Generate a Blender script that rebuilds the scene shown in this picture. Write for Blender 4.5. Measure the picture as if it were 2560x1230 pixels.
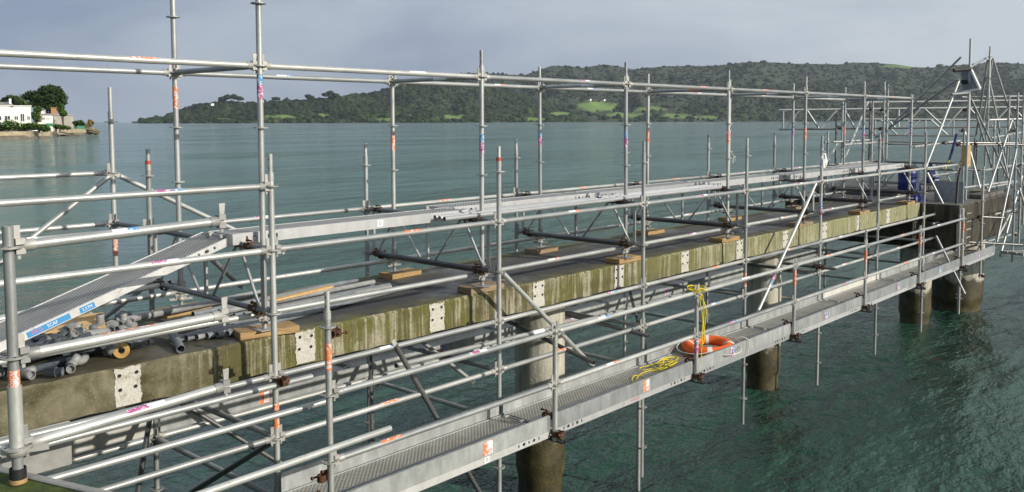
import bpy, bmesh, math, random
import numpy as np
from mathutils import Vector, Matrix
R = math.radians
random.seed(7)
rng = np.random.default_rng(7)
sc = bpy.context.scene
col = sc.collection
for o in list(bpy.data.objects): bpy.data.objects.remove(o)

# ------------------------------------------------------------------ camera (solved from the scaffold's module: 2.57 m bays, 0.5 m rosettes)
CAM = dict(f=2231.211, cx=1287.313, cy=458.288, yaw=0.7356, pitch=-0.0698, roll=-0.0026)
C = Vector((-3.8594, -6.0515, 0.5002))
fw = Vector((math.cos(CAM['pitch'])*math.cos(CAM['yaw']), math.cos(CAM['pitch'])*math.sin(CAM['yaw']), math.sin(CAM['pitch'])))
r0 = Vector((math.sin(CAM['yaw']), -math.cos(CAM['yaw']), 0)); u0 = r0.cross(fw)
cr, sr = math.cos(CAM['roll']), math.sin(CAM['roll'])
rt = cr*r0 + sr*u0; up = -sr*r0 + cr*u0
cam = bpy.data.cameras.new('camera'); camo = bpy.data.objects.new('camera', cam); col.objects.link(camo)
m = Matrix((rt, up, -fw)).transposed().to_4x4(); m.translation = C; camo.matrix_world = m
cam.sensor_width = 36; cam.lens = CAM['f']/2560*36
cam.shift_x = -(CAM['cx']-1280)/2560; cam.shift_y = -(615-CAM['cy'])/2560
cam.clip_start = 0.1; cam.clip_end = 40000
sc.camera = camo
def ray(x, y): return fw + (x-CAM['cx'])/CAM['f']*rt - (y-CAM['cy'])/CAM['f']*up
def pd(x, y, d): return C + ray(float(x), float(y))*float(d)                 # pixel + distance along the view axis
def pz(x, y, z): r = ray(x, y); return C + r*((z-C.z)/r.z)

# ------------------------------------------------------------------ sky, sun, exposure
SUN = Vector((0.25, -0.97, 0)).normalized()*math.cos(R(22.5)) + Vector((0, 0, math.sin(R(22.5))))
w = bpy.data.worlds.new('World'); sc.world = w; w.use_nodes = True
nt = w.node_tree; nt.nodes.clear()
def N(t, k, **kw):
    n = t.nodes.new(k)
    for a, b in kw.items(): setattr(n, a, b)
    return n
sky = N(nt, 'ShaderNodeTexSky', sky_type='NISHITA', sun_disc=False)
sky.sun_elevation = R(22.5); sky.sun_rotation = math.atan2(SUN.x, SUN.y); sky.air_density = 1.2; sky.dust_density = 2.5
tc = N(nt, 'ShaderNodeTexCoord')
mp = N(nt, 'ShaderNodeMapping'); mp.inputs['Scale'].default_value = (1.0, 1.0, 3.4); mp.inputs['Location'].default_value = (.35, .2, .1)
nz = N(nt, 'ShaderNodeTexNoise'); nz.inputs['Scale'].default_value = 2.6; nz.inputs['Detail'].default_value = 8; nz.inputs['Roughness'].default_value = .55; nz.inputs['Distortion'].default_value = .35
dt = N(nt, 'ShaderNodeVectorMath', operation='DOT_PRODUCT'); dt.inputs[1].default_value = (0.62, -0.52, 0.62)   # the cloud sheet thins towards the sun's side
ma = N(nt, 'ShaderNodeMath', operation='MULTIPLY_ADD'); ma.inputs[1].default_value = .52; ma.inputs[2].default_value = -.02
mb = N(nt, 'ShaderNodeMath', operation='MULTIPLY_ADD'); mb.inputs[1].default_value = 1.05
cr_ = N(nt, 'ShaderNodeValToRGB'); e = cr_.color_ramp.elements
e[0].position = .32; e[0].color = (2.35, 2.98, 4.15, 1); e[1].position = .80; e[1].color = (5.2, 5.75, 6.3, 1)
mx = N(nt, 'ShaderNodeMix', data_type='RGBA'); mx.inputs[0].default_value = .95
bg = N(nt, 'ShaderNodeBackground'); bg.inputs['Strength'].default_value = .112
ow = N(nt, 'ShaderNodeOutputWorld')
L = nt.links.new
L(tc.outputs['Generated'], mp.inputs[0]); L(mp.outputs[0], nz.inputs[0]); L(tc.outputs['Generated'], dt.inputs[0])
L(dt.outputs['Value'], ma.inputs[0]); L(nz.outputs[0], mb.inputs[0]); L(ma.outputs[0], mb.inputs[2]); L(mb.outputs[0], cr_.inputs[0])
L(sky.outputs[0], mx.inputs[6]); L(cr_.outputs[0], mx.inputs[7]); L(mx.outputs[2], bg.inputs[0]); L(bg.outputs[0], ow.inputs[0])
sl = bpy.data.lights.new('sun', 'SUN'); sl.energy = 4.8; sl.angle = R(.6); sl.color = (1, .93, .82)
so = bpy.data.objects.new('sun', sl); col.objects.link(so); so.rotation_euler = (-SUN).to_track_quat('-Z', 'Y').to_euler()
vs = sc.view_settings; vs.view_transform = 'Standard'; vs.look = 'None'; vs.gamma = 1; vs.exposure = 0; vs.use_curve_mapping = False
sc.render.engine = 'CYCLES'

# ------------------------------------------------------------------ materials
def mat(name, base=(.5, .5, .5), rough=.6, metal=0.0):
    mt = bpy.data.materials.new(name); mt.use_nodes = True
    b = mt.node_tree.nodes['Principled BSDF']
    b.inputs['Base Color'].default_value = (*base, 1); b.inputs['Roughness'].default_value = rough; b.inputs['Metallic'].default_value = metal
    return mt, mt.node_tree, b
def ramp(t, src, stops):
    r = N(t, 'ShaderNodeValToRGB'); e = r.color_ramp.elements
    while len(e) < len(stops): e.new(.5)
    for q, (p, c) in zip(e, stops): q.position = p; q.color = (*c, 1) if len(c) == 3 else c
    t.links.new(src, r.inputs[0]); return r.outputs[0]
def noise(t, vec, scale, detail=4, rough=.55, dist=0):
    n = N(t, 'ShaderNodeTexNoise'); n.inputs['Scale'].default_value = scale; n.inputs['Detail'].default_value = detail
    n.inputs['Roughness'].default_value = rough; n.inputs['Distortion'].default_value = dist
    if vec: t.links.new(vec, n.inputs['Vector'])
    return n.outputs[0]
def mixc(t, f, a, b):
    x = N(t, 'ShaderNodeMix', data_type='RGBA')
    for k, v in ((0, f), (6, a), (7, b)):
        if isinstance(v, (int, float)): x.inputs[k].default_value = v
        elif isinstance(v, tuple): x.inputs[k].default_value = (*v, 1)
        else: t.links.new(v, x.inputs[k])
    return x.outputs[2]
def maprange(t, src, a, b, c=0, d=1):
    n = N(t, 'ShaderNodeMapRange'); t.links.new(src, n.inputs[0])
    for i, v in enumerate((a, b, c, d)): n.inputs[i+1].default_value = v
    return n.outputs[0]
def bump(t, b, h, strength, dist=.01):
    n = N(t, 'ShaderNodeBump'); n.inputs['Strength'].default_value = strength; n.inputs['Distance'].default_value = dist
    t.links.new(h, n.inputs['Height']); t.links.new(n.outputs[0], b.inputs['Normal']); return n
def ocoord(t, scale=(1, 1, 1), kind='Object', rnd=True):
    c = N(t, 'ShaderNodeTexCoord'); p = N(t, 'ShaderNodeMapping'); p.inputs['Scale'].default_value = scale
    t.links.new(c.outputs[kind], p.inputs[0])
    if rnd:
        oi = N(t, 'ShaderNodeObjectInfo'); mu = N(t, 'ShaderNodeMath', operation='MULTIPLY'); mu.inputs[1].default_value = 37
        t.links.new(oi.outputs['Random'], mu.inputs[0]); cx = N(t, 'ShaderNodeCombineXYZ')
        for i in range(3): t.links.new(mu.outputs[0], cx.inputs[i])
        t.links.new(cx.outputs[0], p.inputs['Location'])
    return p.outputs[0]
M = {}
def galv(name, lo, hi, metal, r0_, r1_, rust=0.0, tint=(1, 1, 1)):
    mt, t, b = mat(name)
    v = ocoord(t, (1, 1, .35)); n1 = noise(t, v, 9, 5, .6); n2 = noise(t, ocoord(t), 70, 3, .7)
    lo = tuple(lo*k for k in tint); hi = tuple(hi*k for k in tint)
    c = ramp(t, n1, [(.30, lo), (.70, hi)])
    oi = N(t, 'ShaderNodeObjectInfo'); tone = ramp(t, oi.outputs['Random'], [(0, (.66, .67, .68)), (.5, (.92, .92, .91)), (1, (1.10, 1.09, 1.05))])
    mu = N(t, 'ShaderNodeMix', data_type='RGBA', blend_type='MULTIPLY'); mu.inputs[0].default_value = 1
    t.links.new(c, mu.inputs[6]); t.links.new(tone, mu.inputs[7]); c = mu.outputs[2]
    spots = maprange(t, noise(t, ocoord(t), 26, 4, .7), .62, .70)
    c = mixc(t, spots, c, (.30, .28, .25))
    if rust:
        rm = maprange(t, noise(t, ocoord(t), 11, 6, .7), .70-rust, .76-rust); c = mixc(t, rm, c, (.17, .07, .03))
    t.links.new(c, b.inputs['Base Color']); b.inputs['Metallic'].default_value = metal
    t.links.new(maprange(t, n2, .3, .7, r0_, r1_), b.inputs['Roughness'])
    bump(t, b, n2, .12, .004)
    M[name] = mt
galv('galv', .36, .56, .45, .36, .56, .014, (.98, 1, .975))
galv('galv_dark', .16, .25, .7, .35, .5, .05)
galv('galv_head', .32, .46, .3, .45, .6, .06, (1, .99, .94))
galv('galv_flat', .28, .50, .35, .42, .6, .0, (.96, 1, 1))
galv('cream_flat', .50, .64, 0, .5, .7, .03, (1, .97, .9))
galv('alu', .50, .64, .35, .35, .5)
def rusty():
    mt, t, b = mat('rust', rough=.8, metal=.2); v = ocoord(t)
    t.links.new(ramp(t, noise(t, v, 40, 5, .7), [(.3, (.04, .022, .014)), (.6, (.12, .05, .022)), (.8, (.24, .12, .05))]), b.inputs['Base Color'])
    bump(t, b, noise(t, v, 120, 3), .4, .004); M['rust'] = mt
rusty()
def plank_deck():                                    # pressed, perforated steel decking: studs and holes too small to pick apart
    mt, t, b = mat('perforated', rough=.5, metal=.5)
    def cells(sx):
        c = N(t, 'ShaderNodeTexCoord'); p = N(t, 'ShaderNodeMapping'); p.inputs['Scale'].default_value = (sx, sx, 0); p.inputs['Rotation'].default_value = (0, 0, R(45)); t.links.new(c.outputs['Object'], p.inputs[0])
        vo = N(t, 'ShaderNodeTexVoronoi'); vo.inputs['Scale'].default_value = 1; vo.inputs['Randomness'].default_value = 0; t.links.new(p.outputs[0], vo.inputs['Vector']); return vo.outputs['Distance']
    d = cells(34); hole = maprange(t, d, .33, .24)
    n1 = noise(t, ocoord(t), 5, 5)
    base = ramp(t, n1, [(.3, (.31, .30, .27)), (.7, (.47, .455, .41))])
    t.links.new(mixc(t, hole, base, (.13, .13, .125)), b.inputs['Base Color'])
    bump(t, b, maprange(t, d, .25, .6), .6, .008); M['perforated'] = mt
plank_deck()
def simple(name, base, rough=.6, metal=0, var=.25, scale=14, bstr=.1):
    mt, t, b = mat(name, base, rough, metal); v = ocoord(t); n = noise(t, v, scale, 5, .65)
    lo = tuple(x*(1-var) for x in base); hi = tuple(min(1, x*(1+var)) for x in base)
    t.links.new(ramp(t, n, [(.3, lo), (.7, hi)]), b.inputs['Base Color'])
    if bstr: bump(t, b, noise(t, v, scale*5, 3), bstr, .006)
    M[name] = mt
simple('pvc', (.17, .19, .205), .45); simple('pvc_fit', (.25, .255, .25), .5); simple('pvc_dark', (.07, .085, .10), .45)
simple('pvc_yellow', (.50, .30, .09), .6); simple('black', (.012, .012, .013), .6); simple('dark_bore', (.01, .01, .01), .8)
simple('orange_ring', (.82, .13, .015), .5, var=.1, bstr=.05); simple('white_band', (.75, .75, .72), .5, var=.08)
simple('rope_white', (.62, .58, .48), .85, scale=60, bstr=.4); simple('rope_yellow', (.75, .60, .02), .75, scale=60, bstr=.4)
simple('blue_plastic', (.010, .022, .14), .45); simple('sheet_grey', (.33, .35, .36), .5, .2); simple('foam', (.52, .36, .15), .8)
simple('st_white', (.74, .75, .76), .5, var=.1, scale=30, bstr=0)
def worn(name, base):
    mt, t, b = mat(name, rough=.55); v = ocoord(t); n = noise(t, v, 38, 5, .7); n2 = noise(t, v, 90, 3, .6)
    c = mixc(t, maprange(t, n, .50, .58), tuple(base), (.66, .67, .68)); c = mixc(t, maprange(t, n2, .60, .68), c, tuple(x*.45 for x in base))
    t.links.new(c, b.inputs['Base Color']); M[name] = mt
worn('st_purple', (.40, .08, .24)); worn('st_blue', (.08, .26, .46)); worn('st_orange', (.68, .19, .06)); simple('sign_blue', (.04, .24, .50), .5, var=.1, bstr=0)
simple('pink_paint', (.66, .12, .2), .5, bstr=0); simple('red_paint', (.42, .06, .03), .6, var=.4, bstr=0)
simple('wall_white', (.80, .79, .75), .7, var=.04, scale=1.2); simple('wall_grey', (.40, .38, .33), .8, var=.2, scale=.8); simple('roof_grey', (.28, .26, .23), .8, scale=1)
simple('seawall', (.33, .28, .19), .9, var=.4, scale=.5, bstr=.5); simple('shore_rock', (.17, .14, .095), .95, var=.5, scale=.6, bstr=.6)
simple('window_dark', (.06, .075, .09), .15, bstr=0, var=.1); simple('brick', (.38, .20, .10), .9, scale=2); simple('fence_green', (.05, .20, .12), .7)
simple('bark', (.11, .085, .06), .95, scale=3, bstr=.6); simple('moss', (.05, .075, .010), .95, var=.7, scale=9, bstr=.9); simple('quay_edge', (.27, .27, .25), .85, var=.25, scale=6, bstr=.3)
def wood(name, a, bb):
    mt, t, b = mat(name, rough=.75); v = ocoord(t, (3, 26, 26))
    t.links.new(ramp(t, noise(t, v, 2.2, 6, .65, .6), [(.28, a), (.72, bb)]), b.inputs['Base Color']); bump(t, b, noise(t, v, 5, 4), .35, .006); M[name] = mt
wood('board', (.20, .12, .05), (.50, .33, .14)); wood('board_old', (.15, .11, .07), (.36, .26, .14)); wood('timber_rust', (.38, .20, .06), (.66, .48, .24))
def concrete_face():                                 # streaked, mossy edge of the slab
    mt, t, b = mat('slab_face', rough=.9)
    st = ocoord(t, (17, 17, .8), rnd=False); big = ocoord(t, (.7, .7, .9), rnd=False); fine = ocoord(t, rnd=False)
    s1 = noise(t, st, 1.25, 6, .62); s2 = noise(t, ocoord(t, (42, 42, 1.4), rnd=False), 1.0, 4, .6); g = noise(t, big, 1.6, 5, .6); f = noise(t, fine, 45, 4, .7)
    xp = N(t, 'ShaderNodeSeparateXYZ'); t.links.new(N(t, 'ShaderNodeTexCoord').outputs['Object'], xp.inputs[0])
    moss = ramp(t, g, [(.30, (.068, .056, .018)), (.50, (.108, .102, .022)), (.70, (.058, .047, .020))])
    far = maprange(t, xp.outputs[0], 4.5, 11)                                        # further out the slab wears a yellow-green algae
    moss = mixc(t, far, moss, mixc(t, maprange(t, s2, .35, .6), (.135, .135, .05), (.29, .285, .155)))
    pale = mixc(t, maprange(t, f, .35, .65), (.24, .215, .145), (.43, .40, .30))
    gm = N(t, 'ShaderNodeMath', operation='MULTIPLY_ADD'); gm.inputs[1].default_value = .42; t.links.new(noise(t, ocoord(t, (1.1, 1.1, 2.2), rnd=False), 1.7, 4, .6), gm.inputs[0]); t.links.new(s1, gm.inputs[2])
    c = mixc(t, maprange(t, gm.outputs[0], .70, .86, 0, .85), moss, pale)
    c = mixc(t, maprange(t, s2, .60, .74, 0, .6), c, (.46, .43, .34)); c = mixc(t, maprange(t, noise(t, ocoord(t, (6, 6, 5), rnd=False), 1.6, 6, .7), .54, .70, 0, .8), c, (.06, .05, .022))
    land = maprange(t, xp.outputs[0], -.1, -.9)                                      # the landward metre is bare, sandy concrete
    c = mixc(t, land, c, mixc(t, maprange(t, noise(t, fine, 3.2, 6, .68, .4), .38, .64), (.048, .040, .012), (.19, .17, .11)))
    specks = maprange(t, noise(t, fine, 110, 2, .5), .66, .72); spk = N(t, 'ShaderNodeMath', operation='MULTIPLY'); spk.inputs[1].default_value = .45; t.links.new(specks, spk.inputs[0]); c = mixc(t, spk.outputs[0], c, (.50, .47, .38))
    t.links.new(c, b.inputs['Base Color']); bump(t, b, f, .5, .012); M['slab_face'] = mt
concrete_face()
def deck_top():
    mt, t, b = mat('deck_top'); v = ocoord(t, rnd=False); n = noise(t, v, 2.2, 6, .65); f = noise(t, v, 60, 3, .7)
    c = ramp(t, n, [(.3, (.034, .035, .036)), (.55, (.062, .061, .058)), (.75, (.11, .108, .10))])
    sp = N(t, 'ShaderNodeSeparateXYZ'); t.links.new(N(t, 'ShaderNodeTexCoord').outputs['Object'], sp.inputs[0])
    e1 = maprange(t, sp.outputs[1], .62, .34); e2 = maprange(t, sp.outputs[1], 1.45, 1.95); mxx = N(t, 'ShaderNodeMath', operation='MAXIMUM'); t.links.new(e1, mxx.inputs[0]); t.links.new(e2, mxx.inputs[1])
    nn = N(t, 'ShaderNodeMath', operation='MULTIPLY'); t.links.new(mxx.outputs[0], nn.inputs[0]); t.links.new(maprange(t, noise(t, v, 4, 5, .7), .36, .6), nn.inputs[1])
    c = mixc(t, nn.outputs[0], c, (.13, .125, .03))
    land = maprange(t, sp.outputs[0], .3, -.9); c = mixc(t, land, c, mixc(t, maprange(t, n, .4, .6), (.045, .038, .016), (.10, .088, .05)))
    c = mixc(t, maprange(t, f, .62, .72), c, (.17, .165, .15))
    t.links.new(c, b.inputs['Base Color'])
    wet = maprange(t, noise(t, v, 1.1, 4, .6), .48, .62); t.links.new(maprange(t, wet, 0, 1, .85, .38), b.inputs['Roughness'])
    bump(t, b, f, .35, .01); M['deck_top'] = mt
deck_top()
def patchm():
    mt, t, b = mat('patch', rough=.9); v = ocoord(t); f = noise(t, v, 60, 4, .7)
    t.links.new(ramp(t, f, [(.3, (.36, .34, .29)), (.7, (.60, .58, .51))]), b.inputs['Base Color']); t.links.new(mixc(t, maprange(t, noise(t, v, 9, 5, .7), .55, .68, 0, .75), b.inputs['Base Color'].links[0].from_socket, (.20, .18, .11)), b.inputs['Base Color']); bump(t, b, f, .5, .008); M['patch'] = mt
patchm()
def pilem():
    mt, t, b = mat('pile_concrete', rough=.85); gv = N(t, 'ShaderNodeNewGeometry'); sp = N(t, 'ShaderNodeSeparateXYZ'); t.links.new(gv.outputs['Position'], sp.inputs[0])
    v = ocoord(t); n = noise(t, v, 4, 6, .65); vv = ocoord(t, (7, 7, .8)); n2 = noise(t, vv, 2, 5, .65)
    dry = mixc(t, maprange(t, n2, .45, .65), (.50, .475, .39), (.31, .29, .23))
    wob = N(t, 'ShaderNodeMath', operation='MULTIPLY_ADD'); wob.inputs[1].default_value = .8; t.links.new(n, wob.inputs[0]); t.links.new(sp.outputs[2], wob.inputs[2])
    tide = maprange(t, wob.outputs[0], -2.82, -2.95); wetc = ramp(t, n, [(.3, (.022, .018, .010)), (.55, (.075, .06, .022)), (.75, (.13, .12, .03))])
    t.links.new(mixc(t, tide, dry, wetc), b.inputs['Base Color']); t.links.new(maprange(t, tide, 0, 1, .85, .5), b.inputs['Roughness'])
    bump(t, b, noise(t, v, 30, 5, .7), .5, .02); M['pile_concrete'] = mt
pilem()
simple('cap_concrete', (.036, .033, .027), .9, var=.6, scale=2.0, bstr=.5); simple('cap_top', (.12, .115, .105), .85, var=.5, scale=2.5, bstr=.3)
def waterm():
    mt, t, b = mat('water', (.007, .040, .029), .09)
    b.inputs['IOR'].default_value = 1.33
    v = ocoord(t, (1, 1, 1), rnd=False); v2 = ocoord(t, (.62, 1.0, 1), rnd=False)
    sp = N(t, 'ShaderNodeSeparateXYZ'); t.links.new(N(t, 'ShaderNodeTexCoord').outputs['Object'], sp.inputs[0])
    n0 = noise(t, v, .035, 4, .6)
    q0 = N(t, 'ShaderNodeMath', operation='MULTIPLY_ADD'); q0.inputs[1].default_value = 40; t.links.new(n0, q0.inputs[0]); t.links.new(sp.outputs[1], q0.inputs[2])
    offshore_mix = maprange(t, q0.outputs[0], 12, 60)                                         # base colour runs from dark green by the quay to paler teal offshore
    c = mixc(t, offshore_mix, (.012, .045, .026), (.064, .145, .128)); t.links.new(c, b.inputs['Base Color'])
    vr = N(t, 'ShaderNodeMapping'); vr.inputs['Rotation'].default_value = (0, 0, R(-50)); vr.inputs['Scale'].default_value = (.45, 1, 1); t.links.new(N(t, 'ShaderNodeTexCoord').outputs['Object'], vr.inputs[0]); v3 = vr.outputs[0]
    a1 = noise(t, v3, 1.9, 5, .60, .15); a2 = noise(t, v, 6.0, 4, .6, .3); a3 = noise(t, v3, .42, 3, .5, .1); a4 = noise(t, v3, .06, 3, .6, .3); a5 = noise(t, v3, .012, 3, .6, .3)
    def add(x, y, k):
        q = N(t, 'ShaderNodeMath', operation='MULTIPLY_ADD'); q.inputs[1].default_value = k; t.links.new(x, q.inputs[0])
        if y is None: q.inputs[2].default_value = 0
        else: t.links.new(y, q.inputs[2])
        return q.outputs[0]
    h = add(a5, add(a4, add(a3, add(a1, add(a2, None, .06), .48), 1.35), 4.2), 11.0)
    t.links.new(maprange(t, noise(t, v3, .03, 4, .65), .35, .65, .045, .14), b.inputs['Roughness'])
    bump(t, b, h, 1.0, .58); M['water'] = mt
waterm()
def attr_leaf(name, lo, hi, rough=.85):
    mt, t, b = mat(name, rough=rough); a = N(t, 'ShaderNodeAttribute', attribute_name='tone')
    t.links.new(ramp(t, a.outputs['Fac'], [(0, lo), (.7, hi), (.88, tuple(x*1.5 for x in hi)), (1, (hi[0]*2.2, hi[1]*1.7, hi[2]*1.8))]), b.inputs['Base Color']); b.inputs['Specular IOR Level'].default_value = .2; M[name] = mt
attr_leaf('bush_canopy', (.006, .013, .008), (.029, .047, .014)); attr_leaf('leaf_dark', (.014, .032, .010), (.065, .105, .028)); attr_leaf('leaf_hedge', (.02, .05, .008), (.09, .17, .02)); attr_leaf('leaf_yellow', (.14, .11, .03), (.36, .28, .08))
def hillm():
    mt, t, b = mat('hill_ground', rough=.95); a = N(t, 'ShaderNodeAttribute', attribute_name='tone')
    v = ocoord(t, rnd=False); n = noise(t, v, .02, 5, .6)
    forest = ramp(t, n, [(.3, (.018, .028, .014)), (.7, (.04, .055, .022))]); grass = ramp(t, n, [(.3, (.09, .17, .03)), (.7, (.16, .24, .05))])
    t.links.new(mixc(t, a.outputs['Fac'], forest, grass), b.inputs['Base Color']); M['hill_ground'] = mt
hillm()

# ------------------------------------------------------------------ object helpers
def put(name, me, mt=None, parent=None, mx=None):
    o = bpy.data.objects.new(name, me); col.objects.link(o)
    if mt and me is not None and not me.materials: me.materials.append(M[mt])
    if parent: o.parent = parent
    if mx is not None: o.matrix_basis = mx
    return o
def thing(name, label, cat, mx=None, group=None, me=None, mt=None):
    o = put(name, me, mt, None, mx); o['label'] = label; o['category'] = cat
    if group: o['group'] = group
    return o
T_ = Matrix.Translation
def frame(p0, p1, upv=None):
    z = (Vector(p1)-Vector(p0)).normalized(); u = Vector(upv or (0, 0, 1))
    if abs(z.dot(u)) > .99: u = Vector((0, 1, 0))
    x = u.cross(z).normalized(); y = z.cross(x)
    q = Matrix((x, y, z)).transposed().to_4x4(); q.translation = Vector(p0); return q
cache = {}
def mesh(key, fn, mt=None):
    k = (key, mt)
    if k in cache: return cache[k]
    bm = bmesh.new(); fn(bm); me = bpy.data.meshes.new(str(key if isinstance(key, str) else key[0])); bm.to_mesh(me); bm.free()
    if mt: me.materials.append(M[mt])
    cache[k] = me; return me
def b_lathe(bm, prof, n=16, smooth=True, close=False):
    rings = []
    for r_, z in prof: rings.append([bm.verts.new((r_*math.cos(2*math.pi*i/n), r_*math.sin(2*math.pi*i/n), z)) for i in range(n)])
    if close: rings.append(rings[0])
    for a, b in zip(rings, rings[1:]):
        for i in range(n):
            f = bm.faces.new((a[i], a[(i+1) % n], b[(i+1) % n], b[i])); f.smooth = smooth
    return rings
def b_box(bm, a, b, mx=None):
    vs_ = [bm.verts.new(Vector((x, y, z)) if mx is None else mx @ Vector((x, y, z))) for z in (a[2], b[2]) for y in (a[1], b[1]) for x in (a[0], b[0])]
    for f in ((0, 2, 3, 1), (4, 5, 7, 6), (0, 1, 5, 4), (2, 6, 7, 3), (0, 4, 6, 2), (1, 3, 7, 5)): bm.faces.new([vs_[i] for i in f])
    return vs_
def b_tube(bm, Lh, r, th=.004, n=14):                # a hollow tube with real ends
    ri = r-th; k = len(bm.edges)
    b_lathe(bm, [(r, 0), (r, Lh), (ri, Lh), (ri, 0)], n, True, True)
    for ed in bm.edges[:] if False else bm.edges:
        if len(ed.link_faces) == 2:
            z0, z1 = ed.verts[0].co, ed.verts[1].co
            if abs(z0.z-z1.z) < 1e-6 : ed.smooth = False
RT = .02415
def tube_me(Lh, r=RT, mt='galv', n=14):
    Lh = round(Lh, 3); return mesh(('tube', Lh, r, n), lambda bm: b_tube(bm, Lh, r, min(.004, r*.25), n), mt)
def box_me(a, b, mt, key=None, bevel=.0):
    a = tuple(round(x, 4) for x in a); b = tuple(round(x, 4) for x in b)
    def fn(bm):
        b_box(bm, a, b)
        if bevel: bmesh.ops.bevel(bm, geom=bm.edges[:], offset=bevel, segments=1, affect='EDGES')
    return mesh(('box', a, b, bevel), fn, mt)
def rosette_fn(bm):
    n = 32; h = .0045
    def ring(r_, z): return [bm.verts.new((r_*math.cos(2*math.pi*i/n), r_*math.sin(2*math.pi*i/n), z)) for i in range(n)]
    R_ = {(k, s): ring(r_, s*h) for k, r_ in enumerate((.0235, .031, .051, .061)) for s in (-1, 1)}
    for i in range(n):
        j = (i+1) % n; spoke = (i % 4) in (0, 1)
        for k in (0, 1, 2):
            if k == 1 and not spoke: continue
            bm.faces.new((R_[k, 1][i], R_[k+1, 1][i], R_[k+1, 1][j], R_[k, 1][j])); bm.faces.new((R_[k, -1][j], R_[k+1, -1][j], R_[k+1, -1][i], R_[k, -1][i]))
        bm.faces.new((R_[3, 1][i], R_[3, -1][i], R_[3, -1][j], R_[3, 1][j]))
def head_fn(bm):                                     # cast wedge head of a ledger: neck, upper and lower jaw round the rosette
    b_lathe(bm, [(.0275, -.035), (.0275, .012), (.022, .018)], 12)
    b_box(bm, (-.021, .008, .010), (.021, .036, .050)); b_box(bm, (-.021, -.036, .010), (.021, -.008, .050)); b_box(bm, (-.021, -.0081, .010), (.021, .0081, .018))
def wedge_fn(bm):
    vs_ = [bm.verts.new(p) for p in ((-.003, -.060, .027), (-.003, .095, .022), (-.003, .095, .058), (-.003, -.060, .040), (.003, -.060, .027), (.003, .095, .022), (.003, .095, .058), (.003, -.060, .040))]
    for f in ((0, 3, 2, 1), (4, 5, 6, 7), (0, 1, 5, 4), (1, 2, 6, 5), (2, 3, 7, 6), (3, 0, 4, 7)): bm.faces.new([vs_[i] for i in f])
def coupler_fn(bm):                                  # two hinged bands at right angles with bolts and nuts
    b_lathe(bm, [(.0255, -.025), (.034, -.025), (.034, .025), (.0255, .025)], 12, False, True)
    q = Matrix.Rotation(R(90), 4, 'X'); o = Vector((.058, 0, 0))
    k = len(bm.verts); b_lathe(bm, [(.0255, -.025), (.034, -.025), (.034, .025), (.0255, .025)], 12, False, True); bm.verts.ensure_lookup_table()
    for v in list(bm.verts)[k:]: v.co = q @ v.co + o
    for x, y, zz in ((.02, .044, 0), (.075, 0, .044)):
        k = len(bm.verts); b_lathe(bm, [(0.0001, -.035), (.008, -.035), (.008, .028), (.014, .028), (.014, .042), (.0001, .042)], 6, False); bm.verts.ensure_lookup_table()
        qq = Matrix.Rotation(R(90), 4, 'Y') if y else Matrix.Rotation(R(90), 4, 'Y')
        for v in list(bm.verts)[k:]: v.co = qq @ v.co + Vector((x, y, zz))
ORD = ['first', 'second', 'third', 'fourth', 'fifth', 'sixth', 'seventh', 'eighth', 'ninth', 'tenth', 'eleventh', 'twelfth']
FROM = 'counted from the pipe fittings'
# lettering: text curves turned into mesh once, then laid flat or bent round a tube
def text_verts(s):
    cu = bpy.data.curves.new('t', 'FONT'); cu.body = s; cu.align_x = 'CENTER'; cu.align_y = 'CENTER'; cu.resolution_u = 2
    ob = bpy.data.objects.new('t', cu); col.objects.link(ob); dg = bpy.context.evaluated_depsgraph_get(); me = ob.evaluated_get(dg).to_mesh()
    v = [tuple(x.co) for x in me.vertices]; f = [tuple(p.vertices) for p in me.polygons]
    bpy.data.objects.remove(ob); bpy.data.curves.remove(cu); return v, f
txt = {}
def text_me(s, size, mt, bend=None, stretch=1.0):
    k = ('text', s, size, bend, stretch, mt)
    if k in cache: return cache[k]
    if s not in txt: txt[s] = text_verts(s)
    v, f = txt[s]
    if bend is None: vv = [(x*size*stretch, y*size, 0) for x, y, z in v]
    else: vv = [(math.sin(y*size/bend)*bend, math.cos(y*size/bend)*bend, x*size*stretch) for x, y, z in v]   # along z, standing round +y
    me = bpy.data.meshes.new('lettering'); me.from_pydata(vv, [], f); me.materials.append(M[mt]); cache[k] = me; return me
def sleeve(name, parent, z, Lh, mt, r=RT+.0009, rot=0.0, arc=math.pi*2):
    n = 18 if arc > 6 else 10
    def fn(bm):
        k = n+1
        A = [bm.verts.new((r*math.sin(arc*(i/n-.5)), r*math.cos(arc*(i/n-.5)), 0)) for i in range(k)]
        B = [bm.verts.new((r*math.sin(arc*(i/n-.5)), r*math.cos(arc*(i/n-.5)), round(Lh, 3))) for i in range(k)]
        for i in range(n): bm.faces.new((A[i], B[i], B[i+1], A[i+1])).smooth = True
    return put(name, mesh(('sleeve', round(Lh, 3), r, round(arc, 2)), fn, mt), None, parent, T_((0, 0, z)) @ Matrix.Rotation(rot, 4, 'Z'))
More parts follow.
